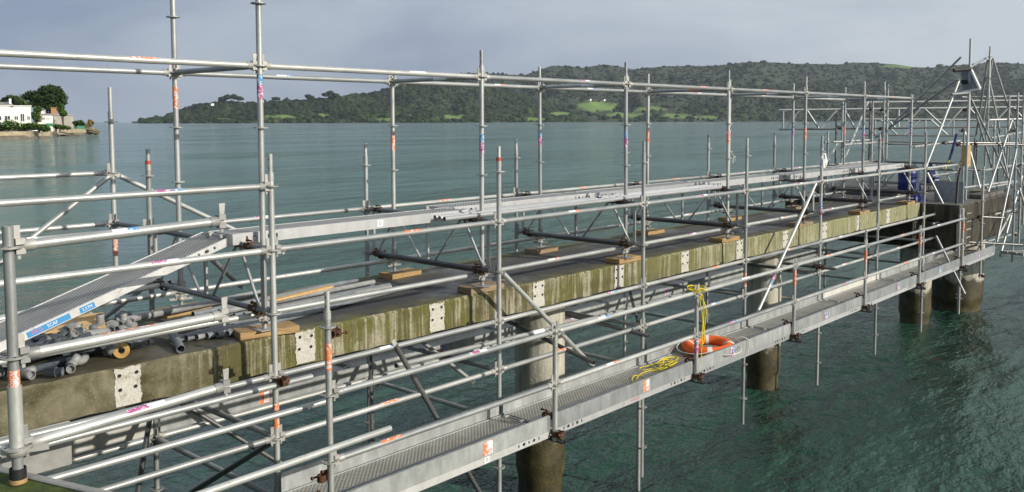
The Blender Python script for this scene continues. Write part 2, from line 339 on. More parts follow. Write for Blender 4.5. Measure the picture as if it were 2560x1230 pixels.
def sticker(parent, z, kind, rot=0.0, words=None, Lh=.2, flip=1):
    c1, c2 = {'p': ('st_purple', 'st_blue'), 'o': ('st_orange', 'st_orange'), 'w': ('st_white', 'st_white'), 'b': ('st_white', 'st_blue'), 'ow': ('st_white', 'st_orange'), 'pw': ('st_purple', 'st_white')}[kind]
    a = sleeve('sticker', parent, z, Lh*.58, c1, rot=rot, arc=4.4); b = sleeve('sticker', parent, z+Lh*.58, Lh*.42, c2, rot=rot, arc=4.4)
    if words:
        for s, zz in zip(words, (z+Lh*.29, z+Lh*.79)):
            put('lettering', text_me(s, .021, 'st_white', RT+.0016, flip*1.0), None, a, Matrix.Rotation(rot, 4, 'Z') @ T_((0, 0, zz)) if False else T_((0, 0, zz-z)))
    return a

# ------------------------------------------------------------------ scaffold pieces
def post(x, y, z0, z1, ros, label, group, spigot=.0, st=(), lean=(0, 0), mt='galv', name='scaffold_post', paint=None):
    root = thing(name, label, 'scaffold post', frame((x, y, z0), (x+lean[0]*(z1-z0), y+lean[1]*(z1-z0), z1), (0, -1, 0)), group)
    H = z1-z0
    put('pole', tube_me(H-spigot, RT, mt), None, root)
    if spigot:
        put('spigot', tube_me(spigot, .0192, mt), None, root, T_((0, 0, H-spigot)))
        for zz in (.35, .75): put('pin_hole', mesh('pin', lambda bm: bmesh.ops.create_circle(bm, cap_ends=True, radius=.006, segments=8), 'dark_bore'), None, root, Matrix.Rotation(R(-70), 4, 'Z') @ T_((0, .0194, H-spigot+spigot*zz)) @ Matrix.Rotation(R(-90), 4, 'X'))
        put('collar', tube_me(.06, .0262, mt), None, root, T_((0, 0, H-spigot-.035)))
    for z in ros: put('rosette', mesh('rosette', rosette_fn, 'galv_head'), None, root, T_((0, 0, z-z0)))
    for z, k in st: sticker(root, z-z0, k, rot=R(-40))
    if paint: sleeve('paint_band', root, paint[0]-z0, paint[1], paint[2])
    return root
def ledger(p0, p1, label, group, st=None, heads=(1, 1), mt='galv', name='scaffold_ledger', words=None):
    p0, p1 = Vector(p0), Vector(p1); d = (p1-p0).normalized(); Lh = (p1-p0).length
    root = thing(name, label, 'scaffold ledger', frame(p0, p1), group)
    a = .072 if heads[0] else .03; b = .072 if heads[1] else .03
    put('rail', tube_me(Lh-a-b, RT, mt), None, root, T_((0, 0, a)))
    for on, q in ((heads[0], T_((0, 0, a+.003)) @ Matrix.Rotation(R(180), 4, 'Y')), (heads[1], T_((0, 0, Lh-b-.003)))):
        if not on: continue
        h = put('ledger_head', mesh('head', head_fn, 'galv_head'), None, root, q); put('wedge', mesh('wedge', wedge_fn, 'galv_head'), None, h)
    if st: sticker(root, Lh*st[0], st[1], rot=R(-60) if d.x > .5 else 0, words=words)
    return root
def tube(p0, p1, label, group, r=RT, mt='galv', name='scaffold_tube', st=None, cat='scaffold tube'):
    Lh = (Vector(p1)-Vector(p0)).length; me = tube_me(Lh, r, mt)
    if st is None: return thing(name, label, cat, frame(p0, p1), group, me)
    root = thing(name, label, cat, frame(p0, p1), group); put('pipe', me, None, root); sticker(root, Lh*st[0], st[1]); return root
NC = [0]
def coupler(x, y, z, rz=0, lab='rusty coupler on a loose tube under the slab', group='rusty couplers', mt='rust', tilt=0):
    thing('coupler', lab, 'coupler', T_((x, y, z)) @ Matrix.Rotation(rz, 4, 'Z') @ Matrix.Rotation(tilt, 4, 'X'), group, mesh('coupler', coupler_fn, mt))
BAY = 2.57; TS, TT = .137, .3554; BT = 1.7539; RTT = 2.073; WT = -.7725; WS = -.042
wob = lambda k=.006: random.uniform(-k, k)

# ------------------------------------------------------------------ setting: water, quay
WZ = -4.05
def grid_me(name, xs, ys, zf, mt, smooth=True, attr=None):
    nx, ny = len(xs), len(ys); V_ = [(x, y, zf(x, y)) for y in ys for x in xs]
    F_ = [(j*nx+i, j*nx+i+1, (j+1)*nx+i+1, (j+1)*nx+i) for j in range(ny-1) for i in range(nx-1)]
    me = bpy.data.meshes.new(name); me.from_pydata(V_, [], F_); me.materials.append(M[mt]); return me
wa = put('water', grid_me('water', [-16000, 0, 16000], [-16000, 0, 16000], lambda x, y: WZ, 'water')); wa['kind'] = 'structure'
def quay_fn(bm):
    P_ = [(-2.40, -1.55), (-2.17, -2.25), (-1.6, -4.0), (-1.6, -9), (-12, -9), (-12, 6), (-3.6, 6), (-3.0, .2)]
    top = [bm.verts.new((x, y, -1.152)) for x, y in P_]; bot = [bm.verts.new((x, y, -6)) for x, y in P_]
    bm.faces.new(top[::-1]); n = len(P_)
    for i in range(n): bm.faces.new((top[i], top[(i+1) % n], bot[(i+1) % n], bot[i]))
    bmesh.ops.recalc_face_normals(bm, faces=bm.faces)
qy = put('quay_ground', mesh('quay', quay_fn, 'moss')); qy['kind'] = 'structure'
def coping():
    a = Vector((-2.52, -1.20, -1.15)); b = Vector((-2.13, -2.40, -1.15)); me = box_me((-.022, -.004, 0), (.022, .012, (b-a).length), 'quay_edge', bevel=.006)
    o = put('quay_coping', me, None, None, frame(a, b)); o['kind'] = 'structure'
coping()

# ------------------------------------------------------------------ jetty
DZ, DB, DF, DBK = -1.27, -1.565, .315, 1.98
jet = thing('concrete_jetty', 'long mossy concrete jetty deck on round piles running out over the water', 'jetty', T_((0, 0, 0)))
def slab():
    xs = np.linspace(-6, 16.15, 180); bm = bmesh.new(); rows = []
    for x in xs:
        j = lambda k: random.uniform(-k, k)
        rows.append([bm.verts.new(p) for p in ((x, DF+j(.003), DB+j(.007)), (x, DF+j(.003), (DZ+DB)/2), (x, DF+j(.003), DZ-.022+j(.004)), (x, DF+.018+j(.006), DZ+j(.004)), (x, .7, DZ+j(.003)), (x, 1.2, DZ), (x, 1.6, DZ), (x, DBK, DZ), (x, DBK, DB))])
    for a, b in zip(rows, rows[1:]):
        for i in range(9):
            k = (i+1) % 9; f = bm.faces.new((a[i], b[i], b[k], a[k])); f.material_index = 1 if i in (3, 4, 5, 6) else 0
    bm.faces.new(rows[0]); bm.faces.new(rows[-1][::-1]); bmesh.ops.recalc_face_normals(bm, faces=bm.faces)
    me = bpy.data.meshes.new('deck_slab'); bm.to_mesh(me); bm.free(); me.materials.append(M['slab_face']); me.materials.append(M['deck_top']); put('deck_slab', me, None, jet)
slab()
def patch_me(seed):
    rd = random.Random(seed); bm = bmesh.new(); pts = []
    H = .285
    n_ = 22
    for i in range(n_+1): pts.append((-.095+rd.uniform(-.006, .006)+.004*math.sin(i*.5+seed), -H/2+H*i/n_))
    for i in range(9): pts.append((-.08+.16*i/8, H/2-.004+rd.uniform(-.014, .004)))
    for i in range(n_+1): pts.append((.095+rd.uniform(-.006, .006)+.004*math.sin(i*.45+seed*2), H/2-H*i/n_))
    vs_ = [bm.verts.new((x, 0, z)) for x, z in pts]; f = bm.faces.new(vs_); r_ = bmesh.ops.extrude_face_region(bm, geom=[f])
    for v in [q for q in r_['geom'] if isinstance(q, bmesh.types.BMVert)]: v.co.y -= .004
    bmesh.ops.recalc_face_normals(bm, faces=bm.faces); me = bpy.data.meshes.new('repair_patch'); bm.to_mesh(me); bm.free(); return me
hole_me = mesh('bolt_hole', lambda bm: b_lathe(bm, [(.0001, 0), (.0115, 0), (.0135, .002)], 12), 'dark_bore')
for i in range(11):
    s = -1.027+1.528*i
    p = put('repair_patch', patch_me(i), 'patch', jet, T_((s, DF-.001, -1.412)))
    for x in (-.06, .06):
        for z in (.085, -.018): put('bolt_hole', hole_me, None, p, T_((x+random.uniform(-.006, .006), -.0075, z+random.uniform(-.005, .005))) @ Matrix.Rotation(R(90), 4, 'X'))
def pile(x, y, r, ztop, bell=0.0):
    n = 40; prof = []
    zs = np.linspace(ztop, -6.5, 40)
    def fn(bm):
        rings = []
        for z in zs:
            rr = r*(.90 if z < -3.82 else 1)
            rings.append([bm.verts.new((rr*(1+.004*math.sin(5*i+z*9))*math.cos(2*math.pi*i/n), rr*math.sin(2*math.pi*i/n), z)) for i in range(n)])
        for a, b in zip(rings, rings[1:]):
            for i in range(n): bm.faces.new((a[i], b[i], b[(i+1) % n], a[(i+1) % n])).smooth = True
        bm.faces.new(rings[0])
        bmesh.ops.recalc_face_normals(bm, faces=bm.faces)
    put('pile', mesh(('pile', x, y), fn, 'pile_concrete'), None, jet, T_((x, y, 0)))
pile(4.27, .9, .30, DB+.01); pile(10.13, .9, .29, DB+.01); pile(16.95, .62, .335, -2.3); pile(19.2, .40, .60, -2.3)
put('landward_block', box_me((-6, DF-.004, -1.885), (-1.43, 1.9, DB-.004), 'quay_edge', bevel=.01), None, jet)
def capm():
    mt, t, b = mat('cap_concrete', rough=.9); v = ocoord(t, (5, 5, .8)); n = noise(t, v, 1.4, 6, .7); n2 = noise(t, ocoord(t), 1.6, 5, .65)
    c = ramp(t, n, [(.35, (.018, .016, .012)), (.52, (.05, .044, .030)), (.66, (.11, .095, .06)), (.8, (.20, .18, .13))]); c = mixc(t, maprange(t, n2, .50, .64, 0, .7), c, (.022, .020, .015))
    t.links.new(c, b.inputs['Base Color']); bump(t, b, noise(t, ocoord(t), 22, 5, .7), .6, .02); M['cap_concrete'] = mt
capm()
put('pier_cap', box_me((16.16, -.42, -2.25), (20.2, 3.3, -1.66), 'cap_concrete', bevel=.04), None, jet)
put('cap_slab', box_me((16.16, -.50, -1.655), (20.3, 3.4, -1.30), 'cap_concrete', bevel=.03), None, jet)
put('cap_topping', box_me((16.17, -.47, -1.299), (20.27, 3.36, -1.285), 'cap_top'), None, jet)
put('cap_kerb', box_me((17.4, 1.2, -1.284), (20.2, 3.3, -1.10), 'cap_top', bevel=.02), None, jet)
put('cap_upstand', box_me((18.0, -.45, -1.284), (19.9, -.15, -1.18), 'cap_top', bevel=.02), None, jet)
put('corner_strip', box_me((16.10, -.56, -2.2), (16.22, -.48, -1.34), 'quay_edge', bevel=.01), None, jet)
put('bearing_shelf', box_me((15.75, .30, -2.05), (16.155, 2.0, -1.60), 'cap_concrete', bevel=.02), None, jet)
for k in range(5): put('ladder_rung', box_me((0, 0, 0), (.32, .02, .022), 'galv'), None, jet, T_((16.5, -.53, -1.5-.17*k)))

# ------------------------------------------------------------------ front, back and tall rows
for n in range(0, 8):
    zt = .25; zb = -3.88
    r_ = [-.5*k for k in range(0, 8)]
    post(BAY*n+wob(), 0+wob(), zb, zt, r_, f'{ORD[n]} low post along the slab face, {FROM}', 'posts of the low front row', .17, [(-1.92+wob(.1), 'o')] if n in (0, 3) else ([(-1.05, 'p')] if n in (4,) else []),
         (wob(.004), wob(.004)), paint=(.05, .09, 'red_paint') if n in (1, 5) else None)
for n in range(0, 8):
    post(BAY*n+wob(), RTT+wob(), -3.4, .25, [-.5*k for k in range(0, 7)], f'{ORD[n]} low post of the row behind the slab, {FROM}', 'posts of the low back row', .17, [], (wob(.004), wob(.004)), paint=(.04, .10, 'red_paint') if n in (0, 3) else None)
for n in range(0, 7):
    top = 2.4 if n == 0 else (1.03 if n == 6 else 1.22)
    ro = [1.45, .95, .45, -.05, -.55] if n == 0 else [.95, .45, -.05, -.55]
    post(TS+BAY*n, TT, -1.13, top, ro, f'{ORD[n]} tall post on the front deck edge, {FROM}', 'tall posts of the front deck row', 0 if n in (0, 6) else .18, [(.68, 'p')] if n == 0 else ([(.17, 'p')] if n in (1, 2, 5, 6) else [(.17, 'o')]), (wob(.004), wob(.004)))
    topb = 2.4 if n == 0 else (1.0 if n == 1 else 1.22)
    post(TS+BAY*n, BT, -1.13, topb, ro, f'{ORD[n]} tall post on the back deck edge, {FROM}', 'tall posts of the back deck row', 0 if n < 2 else .18, [(.62, 'o')] if n == 0 else ([(.17, 'o')] if n in (1, 3, 6) else [(.17, 'p')]), (wob(.004), wob(.004)))
post(TS+BAY*7, BT, -1.13, 1.35, [.95, .45, -.05], f'{ORD[7]} tall post on the back deck edge, {FROM}', 'tall posts of the back deck row', .18)
# jacks, collars and pads under the tall posts
def jack(x, y, who, i):
    root = thing('base_jack', f'screw jack under the {ORD[i]} tall {who} post, {FROM}', 'jack', T_((x, y, DZ+.06)), 'screw jacks on the deck')
    put('base_plate', box_me((-.075, -.075, 0), (.075, .075, .007), 'galv_head', bevel=.002), None, root)
    put('screw', mesh('screw', lambda bm: b_lathe(bm, [(.019 if k % 2 else .0165, .007+.006*k) for k in range(34)], 10, False), 'rust' if i in (4, 5) else 'galv_head'), None, root)
    def wing(bm):
        b_lathe(bm, [(.02, .055), (.033, .055), (.033, .085), (.02, .085)], 12, True, True); b_box(bm, (.03, -.008, .06), (.10, .008, .08)); b_box(bm, (-.10, -.008, .06), (-.03, .008, .08))
    put('wing_nut', mesh('wing', wing, 'rust' if i in (4, 5) else 'galv_head'), None, root, Matrix.Rotation(random.uniform(0, 3), 4, 'Z'))
    put('base_collar', tube_me(.16, .030, 'galv_head'), None, root, T_((0, 0, .095)))
    put('rosette', mesh('rosette', rosette_fn, 'galv_head'), None, root, T_((0, 0, .135)))
def pad(x, y, rz, who, i, h=.06, w_=.23, l_=.46):
    thing('sole_board', f'timber pad under the {ORD[i]} tall {who} post, {FROM}', 'timber pad', T_((x, y, DZ)) @ Matrix.Rotation(rz, 4, 'Z'), 'timber pads on the deck', box_me((-l_/2, -w_/2, .001), (l_/2, w_/2, h-.0005), 'board' if (i+len(who)) % 3 else 'board_old', bevel=.004))
for n in range(0, 7):
    jack(TS+BAY*n, TT, 'front', n); pad(TS+BAY*n+.06, TT+.075, R(-14) if n == 0 else R(random.uniform(-5, 5)), 'front', n, l_=.50 if n == 0 else .46, h=.0595)
    jack(TS+BAY*n, BT, 'back', n); pad(TS+BAY*n+.04+wob(.08), BT-.03, R(random.uniform(-5, 5)), 'back', n)
# rails of the rows
bayname = lambda n: f'{ORD[n]} bay' if n >= 0 else 'landward bay'
SK = ['p', 'o', 'w', 'pw', 'ow', 'b']
for n in range(-1, 7):
    if n == -1: ledger((-BAY, 0, 0), (0, 0, 0), 'top handrail marked 2.57M running landward from the first low front post', 'rails of the low front row', (.64, 'p'), words=('PRO SCAF', '2.57M'))
    for z, nm in ((-.5, 'upper'), (-1.5, 'middle'), (-2.0, 'lowest')):
        ledger((BAY*n, 0, z), (BAY*(n+1), 0, z), f'{nm} rail of the low front row, {bayname(n)} {FROM}', 'rails of the low front row', (random.uniform(.2, .75), random.choice(SK)) if (n, z) != (-1, -.5) else (.62, 'pw'))
    ledger((TS+BAY*n, TT, .95), (TS+BAY*(n+1), TT, .95), f'high handrail on the tall front posts, {bayname(n)} {FROM}', 'high handrails', (random.uniform(.3, .7), ['w', 'pw', 'o', 'o', 'p', 'o', 'o'][n]) if n < 6 else None) if n < 6 else None
    if n < 6: ledger((TS+BAY*n, BT, .945), (TS+BAY*(n+1), BT, .945), f'high handrail on the tall back posts, {bayname(n)} {FROM}', 'high handrails', (random.uniform(.3, .7), random.choice(['b', 'ow', 'pw', 'o'])))
    if n < 6:
        ledger((TS+BAY*n, TT, -1.075), (TS+BAY*(n+1), TT, -1.075), f'foot-level rail of the tall front posts, {bayname(n)} {FROM}', 'ankle-high rails', (random.uniform(.3, .7), random.choice(SK)) if n > 0 else None)
        ledger((TS+BAY*n, BT, -1.075), (TS+BAY*(n+1), BT, -1.075), f'foot-level rail of the tall back posts, {bayname(n)} {FROM}', 'ankle-high rails', (random.uniform(.3, .7), random.choice(SK)) if n > 0 else None)
    ledger((BAY*n, RTT, -.5), (BAY*(n+1), RTT, -.5), f'upper rail of the row behind the slab, {bayname(n)} {FROM}', 'rails of the low back row', (random.uniform(.3, .7), random.choice(['o', 'pw', 'w'])))
    ledger((BAY*n, RTT, -2.5), (BAY*(n+1), RTT, -2.5), f'lowest rail of the row behind the slab, {bayname(n)} {FROM}', 'rails of the low back row')
for n in range(0, 7):
    ledger((TS+BAY*n, TT, .95), (TS+BAY*n, BT, .95), f'high crossbar joining the {ORD[n]} pair of tall posts, {FROM}', 'high crosswise bars', (.35, random.choice(['w', 'o', 'pw'])) if n > 0 else None)
for n in range(0, 7):
    for z, nm in ((-2.0, 'upper'), (-2.5, 'lower')):
        ledger((BAY*n, 0, z), (BAY*n, RTT, z), f'{nm} crossbar under the slab, {ORD[n]} pair of low posts, {FROM}', 'crosswise bars under the slab')
# lattice beams across the deck
def lattice(n):
    root = thing('lattice_beam', f'lattice beam above the deck, {ORD[n]} one, {FROM}', 'lattice beam', frame((BAY*n, 0, -.5), (BAY*n, RTT, -.5)), 'lattice beams across the deck')
    a = .075
    for y, nm in ((0, 'top_chord'), (-.5, 'bottom_chord')):
        put(nm, tube_me(RTT-2*a, RT, 'galv_dark'), None, root, T_((0, y, a)))
        for q in (T_((0, y, a)) @ Matrix.Rotation(R(180), 4, 'Y'), T_((0, y, RTT-a))):
            h = put('beam_head', mesh('head', head_fn, 'galv_head'), None, root, q); put('wedge', mesh('wedge', wedge_fn, 'galv_head'), None, h)
    def strut(p, q, r_, nm): put(nm, tube_me((q-p).length, r_, 'galv', 10), None, root, frame(p, q, (1, 0, 0)))
    for t in (.13, RTT/2, RTT-.13): strut(Vector((0, -.48, t)), Vector((0, -.02, t)), .019, 'upright')
    for ap, f0, f1 in ((.50, .20, RTT/2-.11), (RTT-.50, RTT-.20, RTT/2+.11)):
        for ft, dd in ((f0, -.03), (f1, .03)): strut(Vector((0, -.485, ft)), Vector((0, -.02, ap+(dd if ft > ap else -abs(dd)))), .0135, 'diagonal')
for n in range(0, 8): lattice(n)
for n in range(1, 7):
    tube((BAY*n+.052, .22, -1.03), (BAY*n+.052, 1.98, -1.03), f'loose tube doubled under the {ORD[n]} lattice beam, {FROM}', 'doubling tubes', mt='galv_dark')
for n in range(0, 7):
    for t in (TT-.10, BT+.10):
        w_ = 'front' if t < 1 else 'back'; coupler(BAY*n+.0, t, -1.0, R(90), f'rusty coupler under the {ORD[n]} lattice beam, {w_} end, {FROM}', tilt=R(90)); coupler(BAY*n+.03, t, -1.03, R(0), f'rusty coupler at the {ORD[n]} tall {w_} post foot, {FROM}', tilt=R(90))
        coupler(BAY*n+.0, t+(.05 if t < 1 else -.02), -.5, R(90), f'rusty coupler atop the {ORD[n]} lattice beam, {w_} end, {FROM}', tilt=R(90))

# ------------------------------------------------------------------ planks and toe-boards
def lip_fn(Lh, h, holes):
    def fn(bm):
        xs = [0]; cells = []
        for hx, hw in sorted(holes): cells.append((hx-hw-.012, hx+hw+.012, hx, hw))
        cur = 0
        def quad(x0, x1):
            vs_ = [bm.verts.new(p) for p in ((x0, 0, 0), (x1, 0, 0), (x1, 0, h), (x0, 0, h))]; bm.faces.new(vs_)
        for x0, x1, hx, hw in cells:
            if x0 > cur: quad(cur, x0)
            rr = h*.24; o = [(x0, 0), (hx, 0), (x1, 0), (x1, h/2), (x1, h), (hx, h), (x0, h), (x0, h/2)]
            inn = [(hx-hw*.75, h/2-rr*.8), (hx, h/2-rr), (hx+hw*.75, h/2-rr*.8), (hx+hw, h/2), (hx+hw*.75, h/2+rr*.8), (hx, h/2+rr), (hx-hw*.75, h/2+rr*.8), (hx-hw, h/2)]
            O = [bm.verts.new((x, 0, z)) for x, z in o]; I = [bm.verts.new((x, 0, z)) for x, z in inn]; I2 = [bm.verts.new((x, .012, z)) for x, z in inn]
            for i in range(8):
                j = (i+1) % 8; bm.faces.new((O[i], O[j], I[j], I[i])); bm.faces.new((I[i], I[j], I2[j], I2[i]))
            cur = x1
        quad(cur, Lh)
    return fn
HOLES = [(d, .011) for d in ()]
def hole_list(Lh):
    base = [(.16, .010), (.23, .020), (.30, .010), (.37, .020), (.44, .010)]
    return base+[(Lh-x, w_) for x, w_ in base]
def plank(p0, p1, label, group, width=.32, h=.066, mt='galv_flat', st=False, mtdeck='perforated'):
    p0, p1 = Vector(p0), Vector(p1); x = (p1-p0).normalized(); y = Vector((0, 0, 1)).cross(x).normalized(); z = x.cross(y); Lh = round((p1-p0).length, 3)
    q = Matrix((x, y, z)).transposed().to_4x4(); q.translation = p0
    root = thing('steel_plank', label, 'walkway plank', q, group)
    hw = width/2
    put('deck_panel', box_me((.03, -hw+.012, -.006), (Lh-.03, hw-.012, -.0005), mtdeck), None, root)
    for s in (-1, 1):
        e_ = put('edge_rib', box_me((0, -.0075, -.004), (Lh, .0075, .004), mt, bevel=.002), None, root, T_((0, s*(hw-.009), 0)))
        put('side_web', mesh(('web', Lh, h), lip_fn(Lh, h, hole_list(Lh)), mt), None, root, T_((0, s*hw, -h)))
        put('bottom_flange', box_me((0, -.012 if s > 0 else 0, -.003), (Lh, 0 if s > 0 else .012, 0), mt), None, root, T_((0, s*hw, -h)))
    for e_ in (0, Lh):
        put('end_cap', box_me((-.004, -hw+.005, -h*.9), (.004, hw-.005, -.004), mt), None, root, T_((e_, 0, 0)))
        for s in (-1, 1):
            put('end_hook', box_me((-.03, -.02, -.03), (.03, .02, .004), 'galv_head', bevel=.006), None, root, T_((e_+(-.02 if e_ == 0 else .02), s*.10, 0)))
    return root, q, Lh
def toe(p0, p1, label, group, h=.15, mt='galv_flat', st=None):
    p0, p1 = Vector(p0), Vector(p1); x = (p1-p0).normalized(); y = Vector((0, 0, 1)).cross(x).normalized(); z = x.cross(y); Lh = round((p1-p0).length, 3)
    q = Matrix((x, y, z)).transposed().to_4x4(); q.translation = p0
    root = thing('toe_board', label, 'toe board', q, group)
    put('face', box_me((.02, -.002, 0), (Lh-.02, .002, h), mt), None, root)
    put('top_fold', box_me((.02, -.002, 0), (Lh-.02, .016, .003), mt), None, root, T_((0, 0, h)))
    for e_ in (.005, Lh-.045):
        br = put('end_bracket', box_me((0, -.0035, .004), (.04, .0035, h-.004), mt, bevel=.001), None, root, T_((e_, 0, 0)))
        for zz in (.035, h-.035): put('rivet', mesh('rivet', lambda bm: b_lathe(bm, [(.006, 0), (.005, .003), (.0001, .004)], 8), 'galv_head'), None, br, T_((.02, -.0035, zz)) @ Matrix.Rotation(R(90), 4, 'X'))
    if st:
        k, xx = st; c = {'o': 'st_orange', 'p': 'st_purple', 'b': 'st_blue'}[k]
        s_ = put('sticker', box_me((-.06, -.0012, -.062), (.06, 0, .062), c), None, root, T_((Lh*xx, -.0025, h*.5)))
        put('sticker_panel', box_me((-.004, -.0009, -.055), (.055, 0, .055), 'st_white' if k == 'o' else 'st_blue'), None, s_, T_((.002, -.0013, 0)))
        for r_ in range(4): put('sticker_stripe', box_me((-.004, -.0006, -.02), (.004, 0, .02), c if k == 'o' else 'st_white'), None, s_, T_((.006+.013*r_, -.0024, -.028)))
    return root
# lower front walkway: two planks wide, toe-boards both sides
PZ = -2.43
for n in range(0, 7):
    s0, s1 = BAY*n-.02, BAY*(n+1)-.07
    for k, t in enumerate((-.575, -.245)):
        pk_ = plank((s0, t, PZ+wob(.004)), (s1, t, PZ+wob(.004)), f'{"outer" if k == 0 else "inner"} plank of the life-ring walkway, {bayname(n)} {FROM}', 'planks of the lower front walkway', mt='alu')[0]
        RX = Matrix.Rotation(R(90), 4, 'X')
        if (n, k) == (0, 0): tg = put('tag', box_me((-.03, -.001, -.028), (.03, 0, .028), 'st_white'), None, pk_, T_((1.66, -.1605, -.033))); put('lettering', text_me('D', .045, 'black'), None, tg, T_((0, -.0016, 0)) @ RX)
        if (n, k) == (1, 0): put('lettering', text_me('WAKSCAF', .034, 'pink_paint', None, 1.05), None, pk_, T_((1.36, -.1612, -.034)) @ RX)
    toe((s0, -.742, PZ-.002), (s1, -.742, PZ-.002), f'outer toe board of the life-ring walkway, {bayname(n)} {FROM}', 'toe boards of the lower front walkway', st=(['o', 'o', 'p', 'p', 'p', 'b', 'p'][n], [.66, .62, .36, .45, .62, .5, .5][n]))
    toe((s0, -.075, PZ+.004), (s1, -.075, PZ+.004), f'inner toe board of the life-ring walkway, {bayname(n)} {FROM}', 'toe boards of the lower front walkway', mt='cream_flat' if n == 4 else 'galv_flat')
WN = 7
for n in range(0, WN):
    x = WS+BAY*n
    post(x, WT, -2.52 if n else -3.3, -.72 if n == 0 else (-1.24 if n == 4 else -1.42), [-.98, -1.48, -1.98] if n == 0 else [-1.48, -1.98], f'{ORD[n]} short outer post of the life-ring walkway, {FROM}', 'short posts of the lower walkway', .17 if n in (0, 4) else .05, [(-1.3, 'o')] if n == 0 else ([(-2.2, 'p')] if n == 2 else ([(-1.75, 'o')] if n > 2 else [])), (wob(.006), wob(.006)))
    if n < WN-1:
        for z, nm in ((-1.48, 'middle'), (-1.98, 'lower')):
            ledger((x, WT, z), (x+BAY, WT, z), f'{nm} outer guard rail of the life-ring walkway, {bayname(n)} {FROM}', 'guard rails of the lower walkway', (random.uniform(.15, .7), random.choice(SK)))
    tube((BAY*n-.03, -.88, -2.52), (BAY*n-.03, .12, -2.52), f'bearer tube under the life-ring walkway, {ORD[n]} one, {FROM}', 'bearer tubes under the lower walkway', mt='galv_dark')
    coupler(x-.0, WT+.05, -2.30, R(90), f'upper rusty coupler on the {ORD[n]} short outer walkway post, {FROM}'); coupler(x, WT, -2.46, R(-90), f'lower rusty coupler on the {ORD[n]} short outer walkway post, {FROM}') if n else None
# planks under the slab behind it, with toe-boards
for n in range(-1, 6):
    s0, s1 = BAY*n+.03, BAY*(n+1)-.03
    for t in (2.26, 2.59): plank((s0, t, PZ), (s1, t, PZ), f'{"outer" if t > 2.4 else "inner"} plank of the back low walkway, {bayname(n)} {FROM}', 'planks of the low back walkway', mt='galv_flat')
    toe((s0, 2.035, PZ-.02), (s1, 2.035, PZ-.02), f'inner toe board of the back low walkway, {bayname(n)} {FROM}', 'toe boards of the low back walkway', mt='cream_flat' if n == -1 else 'galv_flat', st=('p', .45) if n in (1, 2, 3) else (('o', .45) if n == 0 else None))
    toe((s0, 2.77, PZ), (s1, 2.77, PZ), f'outer toe board of the back low walkway, {bayname(n)} {FROM}', 'toe boards of the low back walkway', mt='galv_dark')
    tube((BAY*n+.0, 1.9, -2.525), (BAY*n+.0, 2.9, -2.525), f'bearer tube under the back low walkway, {bayname(n)} {FROM}', 'bearer tubes of the low back walkway', mt='galv_dark')
# upper walkway planks on the lattice beams
UZ = -.408
rp, rq, rl = plank((-2.60, .67, -1.22), (-.10, .67, -.425), 'sloping ramp plank with blue PRO SCAF sticker leading up from the deck', None, mt='alu', width=.46, h=.058)
for i, (x0, x1, s, c, c2, sz) in enumerate(((.99, 1.29, 'PRO SCAF', 'sign_blue', 'st_white', .05), (1.36, 1.47, '2.57M', 'sign_blue', 'st_white', .030))):
    stk = put('sticker', box_me((0, -.001, 0), (x1-x0, 0, .042), c), None, rp, T_((x0, -.2305, -.054)))
    if s == 'PRO SCAF':
        put('lettering', text_me('PRO', .038, 'pink_paint', None, 1.0), None, stk, T_((.07, -.0017, .021)) @ Matrix.Rotation(R(90), 4, 'X')); put('lettering', text_me('SCAF', .034, 'st_white', None, .95), None, stk, T_((.175, -.0017, .021)) @ Matrix.Rotation(R(90), 4, 'X'))
    else: put('lettering', text_me(s, sz, c2), None, stk, T_(((x1-x0)/2, -.0017, .021)) @ Matrix.Rotation(R(90), 4, 'X'))
up_t = {0: (.60,), 1: (.88,), 2: (.88,), 3: (.80,), 4: (.68,), 5: (.60, .95)}
for n, ts in up_t.items():
    for k, t in enumerate(ts):
        pk_ = plank((BAY*n-.03 if n else -.12, t, UZ), (BAY*(n+1)+.02 if n != 3 else BAY*4-.05, t, UZ), f'{"twin " if k else ""}plank of the upper walkway, {bayname(n)} {FROM}', 'planks of the upper walkway', mt='alu', h=.085, width=.34)[0]
        if n == 0: tg = put('tag', box_me((-.035, -.001, -.03), (.035, 0, .03), 'st_white'), None, pk_, T_((1.55, -.1705, -.04))); put('lettering', text_me('D', .045, 'black'), None, tg, T_((0, -.0016, 0)) @ RX)
for i, t in enumerate((.24, .33, .42, .52)):
    tube((2.07+.02*i, t, -.448), (4.86-.05*i, t, -.448), 'loose tube laid with its open end showing beside the upper planks, second bay', 'loose tubes on the upper walkway', mt='alu')
    tube((4.70+.08*i, t+.02, -.446+.0*i), (7.45+.05*i, t+.02, -.446), 'loose tube laid end to end beside the upper planks, third bay', 'loose tubes on the upper walkway', mt='alu')

# ------------------------------------------------------------------ braces
def brace(p0, p1, label, grp='diagonal braces', st=None, mt='galv'):
    d = (Vector(p1)-Vector(p0)).normalized(); root = thing('diagonal_brace', label, 'brace', frame(p0, p1), grp); Lh = (Vector(p1)-Vector(p0)).length
    put('pipe', tube_me(Lh-.06, RT, mt), None, root, T_((0, 0, .03)))
    for z in (0, Lh-.03): put('flattened_end', box_me((-.006, -.022, -.03), (.006, .022, .06), 'galv_head', bevel=.003), None, root, T_((0, 0, z)))
    if st: sticker(root, Lh*st[0], st[1])
brace((2.60, -.02, -1.0), (4.40, -.02, -2.52), 'brace slanting down seaward from the second low front post', st=(.45, 'w'))
brace((10.05, -.02, -.5), (7.75, -.02, -2.62), 'bright brace slanting down landward from the fifth low front post', st=(.62, 'p'))
brace((0.0, RTT-.02, -2.0), (1.15, RTT-.3, -3.0), 'short dark brace below the first back post', mt='galv_dark')
